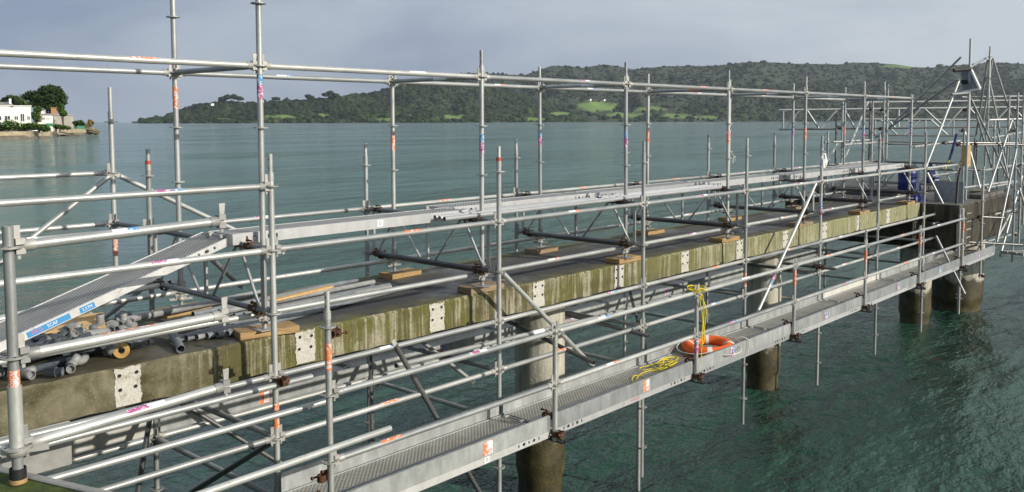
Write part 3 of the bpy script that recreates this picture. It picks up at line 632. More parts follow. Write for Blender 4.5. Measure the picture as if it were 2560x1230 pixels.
brace((.10, 1.5, -.55), (.95, RTT, -1.18), 'brace with a yellow band behind the first lattice beam', st=(.45, 'ow'))
brace((.05, .03, -2.02), (-.25, .9, -2.62), 'dark knee brace under the slab behind the first front post', mt='galv_dark')
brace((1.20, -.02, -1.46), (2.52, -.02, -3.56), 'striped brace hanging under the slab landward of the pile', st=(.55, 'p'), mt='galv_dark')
brace((2.5, RTT, -1.5), (3.2, 1.0, -2.45), 'steep brace under the slab beside the toe boards')
for n in (0, 1, 3):
    brace((BAY*n, RTT-.03, -2.0), (BAY*n-.6, RTT-.8, -2.9), f'dark knee brace below the {ORD[n]} back post, {FROM}', mt='galv_dark')
# free tubes clamped along the front
tube(pd(102, 1205, 5.4), pd(815, 1003, 6.75), 'pale tube clamped slantwise past the first front post, upper one', 'loose tubes clamped at the front')
tube(pd(380, 1278, 5.2), pd(975, 1071, 6.75), 'pale tube with a free end clamped beside the first short walkway post', 'loose tubes clamped at the front')
tube((-2.0, -.06, -1.56), (.3, -.06, -1.56), 'galvanised tube running landward along the slab edge beside the first front post', 'loose tubes clamped at the front')
tube(pd(990, 914, 8.1), pd(1500, 792, 10.9), 'pale tube with an open end clamped under the slab edge', 'loose tubes clamped at the front', st=(.6, 'w'))
tube((3.6, -.42, -2.06), (3.9, 1.9, -1.72), 'dark tube end poking out seaward past the pile', 'tubes poking out by the pile', mt='galv_dark')
tube((4.9, -.25, -2.04), (4.6, 1.9, -1.80), 'dark tube end poking out just beyond the pile', 'tubes poking out by the pile', mt='galv_dark')
tube((4.35, 1.2, -1.92), (5.9, 1.2, -1.92), 'tube under the slab beyond the pile carrying a clamp', 'tubes poking out by the pile')
tube((5.02, 1.45, -1.3), (5.02, 1.45, -3.4), 'pair of thin hanging tubes under the slab, darker one', 'hanging tubes', mt='galv_dark'); tube((5.17, 1.40, -1.3), (5.17, 1.40, -3.35), 'pair of thin hanging tubes under the slab, paler one', 'hanging tubes')
tube((5.10, .02, -2.8), (5.10, .02, -4.6), 'second tube hanging beside the third low front post', 'hanging tubes')
tube((10.0, .1, -1.95), (9.3, 1.9, -1.78), 'tube with an open end poking out by the second pile', 'tubes poking out by the pile')
tube((9.4, -.2, -1.85), (9.4, 1.9, -1.85), 'dark crosswise tube clamped under the slab by the second pile', 'tubes poking out by the pile', mt='galv_dark')
tube((10.2, -.3, -1.9), (10.2, 1.9, -1.9), 'dark crosswise tube with clamps seaward of the second pile', 'tubes poking out by the pile', mt='galv_dark')
for p in ((.0, -.06, -1.53), (0.0, -.735, -1.05), (-.04, -.735, -2.1), (.05, .05, -2.0), (4.0, .5, -1.95), (4.9, 1.2, -1.9), (5.1, 1.2, -1.9), (9.4, .1, -1.85), (10.2, .0, -1.9), (10.2, -.1, -1.9)): coupler(*p, R(90*random.randint(0, 3)), tilt=R(90*random.randint(0, 1)))

# ------------------------------------------------------------------ landward post with its three short rails; outrigger post behind
PX, PY = -2.435, -1.69
pp = post(PX, PY, -1.115, .035, [-.06, -.56], 'stout near post on a jack standing on the mossy quay edge', None, 0, lean=(.0, .0))
put('base_collar', tube_me(.30, .031, 'galv'), None, pp, T_((0, 0, .12)))
put('rosette', mesh('rosette', rosette_fn, 'galv_head'), None, pp, T_((0, 0, .135)))
st_ = sleeve('sticker', pp, .395, .10, 'st_orange', rot=R(-35)); put('lettering', text_me('PROSCAF', .024, 'st_white', RT+.0018), None, st_, T_((0, 0, .05)))
jq = thing('base_jack', 'jack with cast wing nut under the stout near post on the quay', 'jack', T_((PX, PY, -1.148)))
put('screw', mesh('screw', lambda bm: None, 'galv_head'), None, jq); put('wing_nut', mesh('wing', lambda bm: None, 'galv_head'), None, jq, T_((0, 0, .06)) @ Matrix.Rotation(R(-20), 4, 'Z') @ Matrix.Scale(1.3, 4))
put('socket', tube_me(.07, .036, 'black'), None, jq, T_((0, 0, .002))); put('socket_band', tube_me(.02, .038, 'board'), None, jq, T_((0, 0, .0025)))
def shortrail(z, dz, st, label):
    root = ledger((PX, PY, z), (PX+1.09, PY, z+dz), label, 'short rails on the quay post'); return root
a1 = shortrail(-.06, .03, None, 'short rail with a free end, topmost on the near quay post'); sticker(a1, .46, 'b', rot=R(-60), Lh=.13)
a2 = shortrail(-.56, .02, None, 'short rail with orange PRO SCAF 1.09M sticker on the near quay post'); sk = sleeve('sticker', a2, .39, .28, 'st_orange', rot=R(-50), arc=2.6)
put('lettering', text_me('PRO SCAF', .026, 'st_white', RT+.0018), None, sk, T_((0, 0, .08)) @ Matrix.Rotation(R(25), 4, 'Z')); put('lettering', text_me('1.09M', .026, 'black', RT+.0018), None, sk, T_((0, 0, .22)) @ Matrix.Rotation(R(5), 4, 'Z'))
a3 = shortrail(-.98, .05, None, 'short rail with a free end, lowest on the near quay post'); sticker(a3, .5, 'pw', rot=R(-60), Lh=.2)
tube((PX-.02, PY+.05, -1.0), (PX-1.2, PY+.6, -.9), 'tube running landward from the foot of the near quay post', None)
QT = 2.80
post(.0, QT, -2.0, .84, [.5, 0, -.5], 'tall outrigger post behind the row at the landward end', None, .26, [(-.82, 'o')], (0, 0))
ledger((-BAY, QT, 0), (0, QT, 0), 'upper rail running landward from the outrigger post', 'outrigger rails'); ledger((-BAY, QT, -.5), (0, QT, -.5), 'lower rail running landward from the outrigger post', 'outrigger rails', (.35, 'p'))
ledger((0, RTT, -.5), (0, QT, -.5), 'dark crosswise bar tying the outrigger post to the back row', 'outrigger rails', mt='galv_dark')
brace((-.03, QT-.03, -.02), (-1.3, QT-.03, -.95), 'brace slanting down landward from the outrigger post', 'outrigger braces'); brace((.03, QT-.03, -.02), (1.9, QT-.03, -1.0), 'brace slanting down seaward from the outrigger post', 'outrigger braces')
brace((-.02, RTT, -1.02), (-.45, QT, -1.62), 'knee brace from the first back post towards the outrigger post', 'outrigger braces')
tube((-2.6, 1.95, -1.18), (.05, 1.85, -1.0), 'striped tube running landward behind the fittings', None)

# ------------------------------------------------------------------ pipes and fittings lying on the deck
def hpipe(p0, p1, r, mt, label, grp): tube(p0, p1, label, grp, r, mt, 'plastic_pipe', None, 'plastic pipe')
for i in range(7):
    hpipe((-.09+.08*i, 1.30-.035*i-.004, DZ+.030+(.048 if i % 3 == 1 else 0)), (1.86+.05*i+.1*(i % 2), 1.62-.075*i, DZ+.030+(.048 if i % 3 == 1 else 0)), .026, 'pvc' if i % 2 else 'pvc_fit', 'long grey plastic pipe in the rear bundle on the deck', 'rear bundle of plastic pipes')
for i in range(6):
    hpipe((-.46+.075*i, .70-.028*i, DZ+.030), (1.55+.1*i, 1.14-.03*i, DZ+.030), .026, 'pvc' if i % 2 else 'pvc_fit', 'long grey plastic pipe in the front bundle on the deck', 'front bundle of plastic pipes')
hpipe((-.62, 1.42, DZ+.09), (1.0, 1.72, DZ+.075), .031, 'pvc_fit', 'long striped pale pipe lying along the back of the deck', None)
hpipe((-.59, .36, DZ+.034), (-.44, .80, DZ+.075), .033, 'pvc', 'short grey pipe with its open end over the deck edge', None)
thing('timber_batten', 'rust-stained timber batten lying on the pipe bundles', 'timber', frame((.70, 1.16, DZ+.10), (1.50, 1.30, DZ+.11)), None, box_me((-.035, -.012, 0), (.035, .012, .81), 'timber_rust', bevel=.003))
def bend_pts(pts, r, n=12, th=.004):                 # a tube along points, hollow-looking ends with dark bore discs
    def fn(bm):
        rings = []; P_ = [Vector(p) for p in pts]
        for i, p in enumerate(P_):
            d = (P_[min(i+1, len(P_)-1)]-P_[max(i-1, 0)]).normalized(); u = Vector((.31, .17, .94)); x = u.cross(d).normalized(); y = d.cross(x)
            rings.append([bm.verts.new(p+r*(math.cos(2*math.pi*k/n)*x+math.sin(2*math.pi*k/n)*y)) for k in range(n)])
        for a, b in zip(rings, rings[1:]):
            for k in range(n): bm.faces.new((a[k], a[(k+1) % n], b[(k+1) % n], b[k])).smooth = True
        for rg, p, q in ((rings[0], P_[0], P_[1]), (rings[-1], P_[-1], P_[-2])):
            c = [bm.verts.new(p+(v.co-p)*.84) for v in rg]; inn = [bm.verts.new(p+(v.co-p)*.82+(q-p).normalized()*r*.9) for v in rg]
            for k in range(n): bm.faces.new((rg[k], rg[(k+1) % n], c[(k+1) % n], c[k])); bm.faces.new((c[k], c[(k+1) % n], inn[(k+1) % n], inn[k]))
            bm.faces.new(inn)
    return fn
def arc_pts(R_, a0, a1, n=8): return [(R_*math.cos(a0+(a1-a0)*i/n), 0, R_*math.sin(a0+(a1-a0)*i/n)) for i in range(n+1)]
FL = {
 'pipe_elbow': mesh('elbow', bend_pts([(.16, 0, -.0), (.1, 0, 0)]+[(.1-.06*math.sin(t), 0, .06-.06*math.cos(t)) for t in np.linspace(.15, 1.5, 7)]+[(.04, 0, .10), (.04, 0, .13)], .036), 'pvc_fit'),
 'pipe_tee': mesh('tee', lambda bm: (bend_pts([(-.11, 0, 0), (0, 0, 0), (.11, 0, 0)], .036)(bm), bend_pts([(0, 0, .01), (0, 0, .05), (0, 0, .105)], .036)(bm)), 'pvc_fit'),
 'pipe_coupling': mesh('coupling', lambda bm: (bend_pts([(-.07, 0, 0), (.07, 0, 0)], .034)(bm), bend_pts([(-.02, 0, 0), (.02, 0, 0)], .041)(bm)), 'pvc'),
 'pipe_spool': mesh('spool', lambda bm: (bend_pts([(-.30, 0, 0), (.30, 0, 0)], .034)(bm), bend_pts([(.17, 0, 0), (.23, 0, 0)], .043)(bm), bend_pts([(.20, 0, .02), (.20, 0, .085)], .036)(bm)), 'pvc_dark'),
 'pipe_flange': mesh('flange', lambda bm: (bend_pts([(-.10, 0, 0), (.02, 0, 0)], .034)(bm), bend_pts([(.0, 0, 0), (.018, 0, 0)], .075)(bm)), 'pvc_fit')}
rf = random.Random(3)
kinds = {'pipe_elbow': 'grey plastic elbow in the heap of pipe fittings', 'pipe_tee': 'grey plastic tee piece in the heap of pipe fittings', 'pipe_coupling': 'short grey coupling in the heap of pipe fittings', 'pipe_spool': 'dark grey branched pipe length in the heap of pipe fittings', 'pipe_flange': 'round-flanged pipe end in the heap of pipe fittings'}
spots = [('pipe_spool', -1.50, .60, .0, 200), ('pipe_elbow', -1.22, .52, .0, 150), ('pipe_elbow', -1.06, .60, 0, 40), ('pipe_tee', -1.36, .47, 0, 70), ('pipe_spool', -1.40, .95, 0, 25), ('pipe_spool', -1.30, 1.15, .06, 15), ('pipe_spool', -1.10, 1.25, 0, 20), ('pipe_spool', -1.62, 1.30, .05, 30), ('pipe_tee', -1.02, 1.10, .02, 120), ('pipe_tee', -1.35, 1.45, .05, 200), ('pipe_spool', -.95, 1.50, 0, -10),
 ('pipe_flange', -.70, 1.30, .03, 60), ('pipe_flange', -.50, 1.52, .05, 110), ('pipe_tee', -.56, 1.40, .04, 45), ('pipe_tee', -.62, 1.22, .03, 20), ('pipe_coupling', -.85, 1.02, 0, 70), ('pipe_coupling', -1.12, .82, 0, 10), ('pipe_coupling', -1.75, .70, 0, 80), ('pipe_elbow', -1.62, .95, .02, 250), ('pipe_elbow', -1.70, .52, 0, 20), ('pipe_spool', -1.85, 1.05, 0, 60), ('pipe_spool', -2.05, .80, .02, 10), ('pipe_tee', -1.9, 1.35, .04, 90), ('pipe_coupling', -.78, .75, 0, 30), ('pipe_elbow', -.90, .68, 0, 190), ('pipe_coupling', -1.5, .40, 0, 140), ('pipe_spool', -1.15, 1.62, .02, 5), ('pipe_spool', -1.55, 1.62, .0, 15)]
for i in range(44):
    spots.append((rf.choice(['pipe_spool', 'pipe_spool', 'pipe_tee', 'pipe_elbow', 'pipe_coupling']), rf.uniform(-2.1, -.75), rf.uniform(.75, 1.7), rf.uniform(0, .10), rf.choice([rf.uniform(-15, 30), rf.uniform(0, 360)])))
for k, x, y, dz, a in spots:
    q = T_((x, y, DZ+.044+dz)) @ Matrix.Rotation(R(a), 4, 'Z') @ Matrix.Rotation(R(rf.choice([0, 0, 90, -70, 40])), 4, 'X')
    q = q @ Matrix.Scale(.86, 4); thing(k, kinds[k], 'pipe fitting', q, 'heap of plastic pipe fittings', FL[k])
fl = mesh('flange_y', lambda bm: b_lathe(bm, [(.026, 0), (.058, 0), (.058, .018), (.026, .018)], 20, False, True), 'pvc_yellow')
thing('pipe_flange', 'ochre yellow flange standing on edge in front of the heap of fittings', 'pipe fitting', T_((-.95, .57, DZ+.06)) @ Matrix.Rotation(R(-128), 4, 'Z') @ Matrix.Rotation(R(-80), 4, 'Y') if False else frame((-.95, .57, DZ+.06), (-1.2, .20, DZ+.10)), None, fl)
thing('plywood_offcut', 'orange-brown plywood offcut with bolt holes tilted on the heap of fittings', 'plywood', T_((-.96, 1.42, DZ+.13)) @ Matrix.Rotation(R(-20), 4, 'Z') @ Matrix.Rotation(R(14), 4, 'X'), None, box_me((-.23, -.14, 0), (.23, .14, .016), 'timber_rust', bevel=.002))
thing('wood_chip', 'small pale wood chip lying on the wet deck', 'wood scrap', T_((3.3, .62, DZ+.004)) @ Matrix.Rotation(.6, 4, 'Z'), None, box_me((-.02, -.03, 0), (.02, .03, .015), 'board', bevel=.003))

# ------------------------------------------------------------------ life ring and ropes
def curve(name, pts, r, mt, parent=None, label=None, cat=None, group=None):
    cu = bpy.data.curves.new(name, 'CURVE'); cu.dimensions = '3D'; cu.bevel_depth = r; cu.bevel_resolution = 2; cu.resolution_u = 4
    sp = cu.splines.new('BEZIER'); sp.bezier_points.add(len(pts)-1)
    for b, p in zip(sp.bezier_points, pts): b.co = p; b.handle_left_type = b.handle_right_type = 'AUTO'
    cu.materials.append(M[mt]); ob = bpy.data.objects.new(name, cu); col.objects.link(ob)
    dg = bpy.context.evaluated_depsgraph_get(); me = bpy.data.meshes.new_from_object(ob.evaluated_get(dg)); bpy.data.objects.remove(ob); bpy.data.curves.remove(cu)
    if not me.materials: me.materials.append(M[mt])
    o = put(name, me, None, parent)
    if label: o['label'] = label; o['category'] = cat
    if group: o['group'] = group
    return o
RING = T_((6.02, -.40, PZ+.085)) @ Matrix.Rotation(R(-3), 4, 'Y') @ Matrix.Rotation(R(1), 4, 'X')
ring = thing('life_ring', 'orange life ring with pale bands lying on the lower walkway', 'life ring', RING)
def torus(bm, R_, r_, a0=0, a1=2*math.pi, n=48, m_=16, sx=1.0):
    closed = abs(a1-a0-2*math.pi) < 1e-6; k = n if closed else n+1; rings = []
    for i in range(k):
        a = a0+(a1-a0)*i/n; rings.append([bm.verts.new(((R_+r_*math.cos(2*math.pi*j/m_))*math.cos(a), (R_+r_*math.cos(2*math.pi*j/m_))*math.sin(a), sx*r_*math.sin(2*math.pi*j/m_))) for j in range(m_)])
    if closed: rings.append(rings[0])
    for a, b in zip(rings, rings[1:]):
        for j in range(m_): bm.faces.new((a[j], b[j], b[(j+1) % m_], a[(j+1) % m_])).smooth = True
put('ring_body', mesh('ringbody', lambda bm: torus(bm, .258, .078, sx=.80), 'orange_ring'), None, ring)
for a in (-2.55, -1.0, .58, 2.1): put('reflective_band', mesh(('band', a), lambda bm: torus(bm, .258, .0795, a-.1, a+.1, 6, 16, .805), 'white_band'), None, ring)
for i in range(4):
    a0 = -1.0+i*math.pi/2; pts = [((.355+.10*math.sin(math.pi*k/6)+.02*(i % 2))*math.cos(a0+math.pi/2*k/6), (.355+.10*math.sin(math.pi*k/6))*math.sin(a0+math.pi/2*k/6), -.02*math.sin(math.pi*k/6)+.03) for k in range(7)]
    curve('grab_line', pts, .006, 'rope_white', ring)
curve('tail_line', [(.28, -.22, .06), (.33, -.30, .09), (.37, -.36, .05), (.35, -.37, -.06), (.33, -.37, -.13)], .006, 'rope_white', ring)
x2 = WS+BAY*2
rp_pts = []
for k in range(3):
    for i in range(9):
        a = 2*math.pi*i/9+k; rp_pts.append((x2+.075*math.cos(a)*(1+.2*k), WT+.075*math.sin(a)*(1+.2*k), -1.455+.018*math.sin(3*a+k)+.012*k))
rp_pts += [(x2+.08, WT-.05, -1.6), (x2+.09, WT-.05, -1.9), (x2+.05, WT-.03, -2.10), (x2+.07, WT-.045, -1.9), (x2+.05, WT-.05, -1.55), (x2+.02, WT-.05, -1.5), (x2+.06, WT-.045, -1.8), (x2+.03, WT-.05, -2.2), (x2+.04, WT-.045, -2.33)]
curve('rope', rp_pts, .006, 'rope_yellow', None, 'yellow rope knotted round the top of the short post by the life ring', 'rope', 'yellow ropes')
rp = []
for i in range(34):
    a = i*.9; rp.append((5.25-.25*(i/34)+.22*math.cos(a)+.08*math.sin(i*2.1), -.33+.10*math.sin(a*1.13), PZ+.012+.02*abs(math.sin(i*.7))))
curve('rope', rp, .0045, 'rope_yellow', None, 'tangled yellow rope heaped on the walkway planks before the life ring', 'rope', 'yellow ropes')
rp = [(4.65+.25*math.cos(i*.55)-.03*i, -.42+.10*math.sin(i*.8), PZ+.012) for i in range(14)]
curve('rope', rp, .0045, 'rope_yellow', None, 'single loose loop of yellow rope on the walkway planks', 'rope', 'yellow ropes')
curve('rope', [(7.85, TT-.03, .05), (7.9, TT-.06, -.02), (7.88, TT-.05, -.12), (7.93, TT-.06, -.02), (7.97, TT-.05, -.10)], .004, 'rope_white', None, 'frayed pale string tied to the fourth tall front post', 'string')
def ragfn(bm):
    n = 12
    for j in range(8):
        for i in range(n):
            r_ = .045+.028*math.sin(j*.45)+.012*math.sin(i*2.3+j); a = 2*math.pi*i/n; bm.verts.new((r_*math.cos(a), r_*math.sin(a)*.8, -.035*j+.01*math.sin(i*1.7)))
    bm.verts.ensure_lookup_table()
    for j in range(7):
        for i in range(n): bm.faces.new([bm.verts[k] for k in (j*n+i, j*n+(i+1) % n, (j+1)*n+(i+1) % n, (j+1)*n+i)])
thing('rag', 'crumpled white plastic bag tied to the fifth low front post', 'bag', T_((BAY*4+.02, -.02, -.04)), None, mesh('rag', ragfn, 'white_band'))

# ------------------------------------------------------------------ scaffold tower round the pier head
FT = ('thin galvanised tube of the scaffold tower round the pier head', 'tubes of the far scaffold tower')
def ftube(x0, y0, d0, x1, y1, d1, mt='galv', lab=None, st=None):
    k_ = 'long ' if math.hypot(x1-x0, y1-y0) > 150 else 'short '; a_ = abs(math.atan2(y1-y0, x1-x0)); a_ = min(a_, math.pi-a_); k_ += 'level ' if a_ < R(12) else ('steep slanting ' if a_ > R(60) else 'slanting ')
    k_ += {'galv': 'grey', 'alu': 'pale', 'galv_dark': 'dark'}[mt]+' tube of the scaffold tower round the pier head'
    tube(pd(x0, y0, d0), pd(x1, y1, d1), (lab or k_), FT[1], mt=mt, st=st)
FV = ('upright tube of the scaffold tower round the pier head', 'uprights of the far scaffold tower')
def fpost(x, y0, y1, d, ros=True, mt='galv', lab=None):
    a = pd(x, y1, d); top = pd(x, y0, d); z1 = top.z; n = int((z1-a.z)/.5)
    post(a.x, a.y, a.z, z1, [z1-.25-.5*k for k in range(n)] if ros else [], lab or ('tall ' if z1-a.z > 2.5 else ('middling ' if z1-a.z > 1.4 else 'short '))+('dark ' if mt == 'galv_dark' else 'grey ')+FV[0], FV[1], .15 if ros else 0, mt=mt)
def far_beam(p0, p1, drop, label, ups, dias):
    p0, p1 = Vector(p0), Vector(p1); Lh = (p1-p0).length; root = thing('lattice_beam', label, 'lattice beam', frame(p0, p1), 'lattice beams of the far tower')
    put('top_chord', tube_me(Lh, RT, 'galv'), None, root); put('bottom_chord', tube_me(Lh, RT, 'galv_dark'), None, root, T_((0, -drop, 0)))
    for u in ups: put('upright', tube_me(drop-.05, .025, 'alu', 10), None, root, frame((0, -drop+.025, u*Lh), (0, -.025, u*Lh), (1, 0, 0)))
    for a, b in dias:
        q0, q1 = Vector((0, -.02, a*Lh)), Vector((0, -drop+.02, b*Lh)); put('diagonal', tube_me((q1-q0).length, .022, 'galv', 10), None, root, frame(q0, q1, (1, 0, 0)))
fx = lambda x: (x-1948)/(2600-1948)
far_beam(pd(1948, 275, 23), pd(2600, 267, 23), .50, 'long lattice beam slung level across the far tower above the pier head', [fx(1958), fx(2247)],
         [(fx(a), fx(b)) for a, b in ((1997, 1968), (2018, 2047), (2092, 2053), (2112, 2137), (2200, 2238), (2300, 2258), (2312, 2360), (2405, 2366), (2425, 2465), (2520, 2480), (2535, 2575))])
far_beam(pd(2160, 298, 25), pd(2440, 299, 25), .45, 'second lattice beam further back in the far tower', [.1, .55, .8], [(.15, .3), (.5, .36), (.6, .75)])
for a in ((2160, 256, 24.5, 2600, 250, 24.5), (2405, 243, 22, 2600, 240, 22), (2062, 356, 21, 2178, 350, 22), (2110, 362, 20.5, 2212, 355, 22), (2285, 367, 19.5, 2402, 352, 21.5), (2460, 426, 21, 2560, 409, 23), (2465, 540, 20.6, 2540, 524, 22), (2440, 612, 20, 2540, 583, 22), (2330, 440, 19.4, 2405, 428, 20.5)): ftube(*a)
for a in ((2212, 353, 22, 2402, 358, 22), (2212, 360, 22, 2330, 361, 22), (2400, 357, 20.5, 2545, 358, 21), (2400, 363, 20.5, 2560, 362, 21), (2310, 424, 20, 2462, 425, 21), (2415, 540, 19.8, 2510, 545, 20), (2412, 605, 19.5, 2555, 612, 20), (2530, 500, 22, 2600, 503, 22), (2535, 548, 22, 2600, 549, 22)): ftube(*a, mt='galv_dark')
# rakers and diagonals
for a in ((2402, 143, 20.6, 2214, 326, 23.5), (2396, 197, 20.6, 2190, 343, 23.5), (2397, 203, 20.0, 2312, 424, 19.4), (2427, 246, 20.6, 2532, 470, 21.5), (2482, 146, 21.5, 2575, 440, 22.5), (2470, 186, 21.5, 2500, 330, 22), (2469, 150, 21.4, 2440, 340, 22.5), (2541, 372, 20.6, 2492, 605, 19.8), (2465, 145, 21.5, 2420, 172, 20.8), (2494, 335, 21.5, 2520, 440, 21.5), (2535, 400, 21.5, 2580, 520, 22), (2170, 255, 22.5, 2112, 395, 21), (2092, 360, 22, 2066, 415, 21), (2524, 536, 21, 2470, 640, 20)): ftube(*a)
ftube(2318, 432, 19.2, 2405, 605, 19.0, lab='slanting tube with purple sticker in front of the pier head', st=(.66, 'p')); ftube(2340, 590, 18, 2412, 735, 17.6)
for a in ((2478, 345, 21.6, 2560, 330, 22.5), (2466, 300, 21.6, 2600, 296, 22.4), (2405, 470, 19.6, 2540, 452, 21.5), (2330, 560, 18.8, 2412, 540, 19.8), (2465, 470, 20.6, 2545, 455, 21.5)): ftube(*a, mt='alu')
for a in ((2412, 330, 20.3, 2450, 470, 20), (2530, 300, 21, 2470, 480, 20.4), (2555, 440, 21.5, 2500, 640, 20.6), (2480, 150, 21.5, 2450, 360, 22), (2436, 268, 21, 2480, 420, 21.6), (2548, 470, 21, 2590, 600, 21)): ftube(*a)
fpost(2478, 300, 560, 21.8); fpost(2492, 330, 520, 22.2, mt='galv_dark'); fpost(2515, 240, 480, 22.0); fpost(2575, 215, 620, 21.2)
# uprights
fpost(2409, 100, 640, 20.0, False, 'alu', 'tallest pale mast of the far tower carrying the solar panel'); fpost(2418, 104, 420, 20.4, False); fpost(2468, 117, 335, 21.5); fpost(2530, 232, 655, 20.8); fpost(2546, 228, 610, 21.4); fpost(2557, 222, 560, 22)
fpost(2450, 415, 690, 19.6); fpost(2103, 235, 440, 21.5); fpost(2088, 285, 440, 22.5, mt='galv_dark'); fpost(2178, 252, 420, 21.5); fpost(2172, 255, 420, 22.4, mt='galv_dark'); fpost(2206, 205, 430, 21.0); fpost(2440, 350, 430, 22.5, mt='galv_dark'); fpost(2433, 345, 470, 22.5, mt='galv_dark'); fpost(2462, 310, 420, 22.5); fpost(2510, 320, 440, 22.5); fpost(2396, 520, 650, 18.6); fpost(2520, 320, 470, 23, mt='galv_dark')
fpost(2301, 640, 830, 17.2); fpost(2396, 655, 785, 18.6)
for a, b, c in ((2103, 277, 21.5), (2103, 320, 21.5), (2178, 275, 21.5), (2206, 275, 21), (2206, 323, 21), (2410, 275, 20.2), (2408, 327, 20.2), (2540, 275, 20.8), (2536, 327, 20.8), (2365, 358, 20), (2395, 362, 20.2), (2440, 360, 20.5), (2412, 542, 19.6), (2412, 608, 19.6), (2450, 541, 19.6), (2450, 690, 19.6), (2540, 415, 21), (2540, 530, 21), (2540, 587, 21), (2395, 655, 18.6)):
    p = pd(a, b, c); coupler(p.x, p.y, p.z, R(random.randint(0, 3)*90), 'dark rusty coupler on the scaffold tower round the pier head', 'couplers of the far tower', tilt=R(90*random.randint(0, 1)))
# what stands on the pier head
p = pz(2268, 476, -1.09)
dr = thing('plastic_drum', 'blue plastic drum standing on the pier head', 'drum', T_((p.x, p.y, -1.10)))
put('drum_body', mesh('drum', lambda bm: b_lathe(bm, [(.0001, 0), (.19, 0), (.20, .02), (.20, .18), (.207, .20), (.20, .22), (.20, .38), (.207, .40), (.20, .42), (.19, .54), (.0001, .55)], 24), 'blue_plastic'), None, dr)
put('drum_rim', mesh('drumrim', lambda bm: b_lathe(bm, [(.17, .54), (.195, .54), (.195, .57), (.17, .57)], 24, True, True), 'black'), None, dr)
p = pz(2290, 480, -1.09)
def crumple(seed, n=14, w_=.3, h_=.25):
    def fn(bm):
        rd = random.Random(seed)
        vs_ = [[bm.verts.new((w_*(math.cos(2*math.pi*i/n))*(1-.14*j)*(1+rd.uniform(-.15, .15)), w_*.7*math.sin(2*math.pi*i/n)*(1-.14*j)*(1+rd.uniform(-.15, .15)), h_*j/5+rd.uniform(-.02, .02)*(j > 0))) for i in range(n)] for j in range(6)]
        for a, b in zip(vs_, vs_[1:]):
            for i in range(n): bm.faces.new((a[i], a[(i+1) % n], b[(i+1) % n], b[i]))
        bm.faces.new(vs_[-1])
    return fn
thing('tarpaulin', 'bundled blue tarpaulin beside the blue drum', 'tarpaulin', T_((p.x, p.y, -1.285)), None, mesh('tarp', crumple(2, h_=.4), 'blue_plastic'))
p = pd(2330, 447, 21); thing('tarpaulin', 'dark blue tarpaulin hung behind the grey sheet', 'tarpaulin', T_((p.x, p.y, -1.0)), None, mesh('tarp2', crumple(5, w_=.26, h_=.5), 'blue_plastic'))
a, b = pd(2336, 503, 19.8), pd(2408, 520, 19.2); a.z = b.z = -1.62
thing('steel_sheet', 'plain grey sheet standing upright against the pier head', 'sheet', frame(a, b), None, box_me((-.01, 0, 0), (.01, .78, (b-a).length), 'sheet_grey', bevel=.003))
curve('cable', [pd(2402, 420, 19.3), pd(2396, 445, 19.2), pd(2393, 480, 19.1), pd(2391, 515, 19.0), pd(2390, 545, 18.9)], .03, 'black', None, 'thick black cable hanging in front of the grey sheet', 'cable')
p = pd(2413, 416, 20.0); fo = thing('foam_roll', 'ochre foam roll wrapped round the pale mast', 'foam roll', T_(p)); put('foam_sleeve', tube_me(.48, .085, 'foam', 20), None, fo); put('wrap_edge', tube_me(.47, .03, 'foam'), None, fo, T_((.07, -.06, .004)))
for q in (pd(2300, 322, 0), ): pass
curve('strap', [pd(2372, 405, 20.8), pd(2378, 385, 20.8), pd(2385, 360, 20.8), pd(2392, 335, 20.8)], .028, 'blue_plastic', None, 'blue webbing strap rising past the rails of the far tower', 'strap')
curve('strap', [pd(2362, 432, 20.6), pd(2366, 415, 20.7), pd(2374, 400, 20.7)], .018, 'rope_yellow', None, 'yellow lashing below the blue strap of the far tower', 'strap')
# solar panel seen from behind
c0, c1, c2, c3 = pd(2403, 178, 19.9), pd(2428, 175, 19.7), pd(2450, 222, 19.5), pd(2405, 230, 19.8)
sp_ = thing('solar_panel', 'tilted solar panel seen from its pale back on the mast', 'solar panel', T_(c0)); nn = (c1-c0).cross(c3-c0).normalized()*.03
def quad_slab(bm):
    a_ = [bm.verts.new(q-c0) for q in (c0, c1, c2, c3)]; b_ = [bm.verts.new(q-c0+nn) for q in (c0, c1, c2, c3)]
    bm.faces.new(a_); bm.faces.new(b_[::-1])
    for i in range(4): bm.faces.new((a_[i], a_[(i+1) % 4], b_[(i+1) % 4], b_[i]))
    bmesh.ops.recalc_face_normals(bm, faces=bm.faces)
put('back_sheet', mesh('panel', quad_slab, 'galv_dark'), None, sp_)
for q0, q1 in ((c1, c2), (c2, c3)): put('frame_bar', box_me((-.022, -.022, 0), (.022, .022, (q1-q0).length), 'white_band'), None, sp_, frame(q0-c0, q1-c0))
put('junction_box', box_me((-.06, -.06, -.05), (.06, .06, .03), 'black', bevel=.01), None, sp_, T_((c0+c3)/2-c0+(c1-c0)*.3))
p0, p1 = pd(2384, 176, 19.7), pd(2426, 172, 19.7); put('battery_tube', mesh('batt', bend_pts([(0, 0, 0), tuple(p1-p0)], .045), 'black'), None, sp_, T_(p0-c0))
tube(pd(2380, 236, 19.6), pd(2425, 232, 19.6), 'short bar below the solar panel', None, .03)
for i, (x, y) in enumerate(((2448, 480), (2290, 492), (2340, 472))):
    p = pz(x, y, -1.28); thing('timber_offcut', ['brown timber offcut lying near the corner of the pier head', 'brown timber offcut lying by the blue drum', 'brown timber offcut lying behind the grey sheet'][i], 'timber', T_((p.x, p.y, -1.284 if i != 2 else -1.099)) @ Matrix.Rotation(.5*i, 4, 'Z'), None, box_me((-.35, -.12, 0), (.35, .12, .06), 'board_old', bevel=.004))
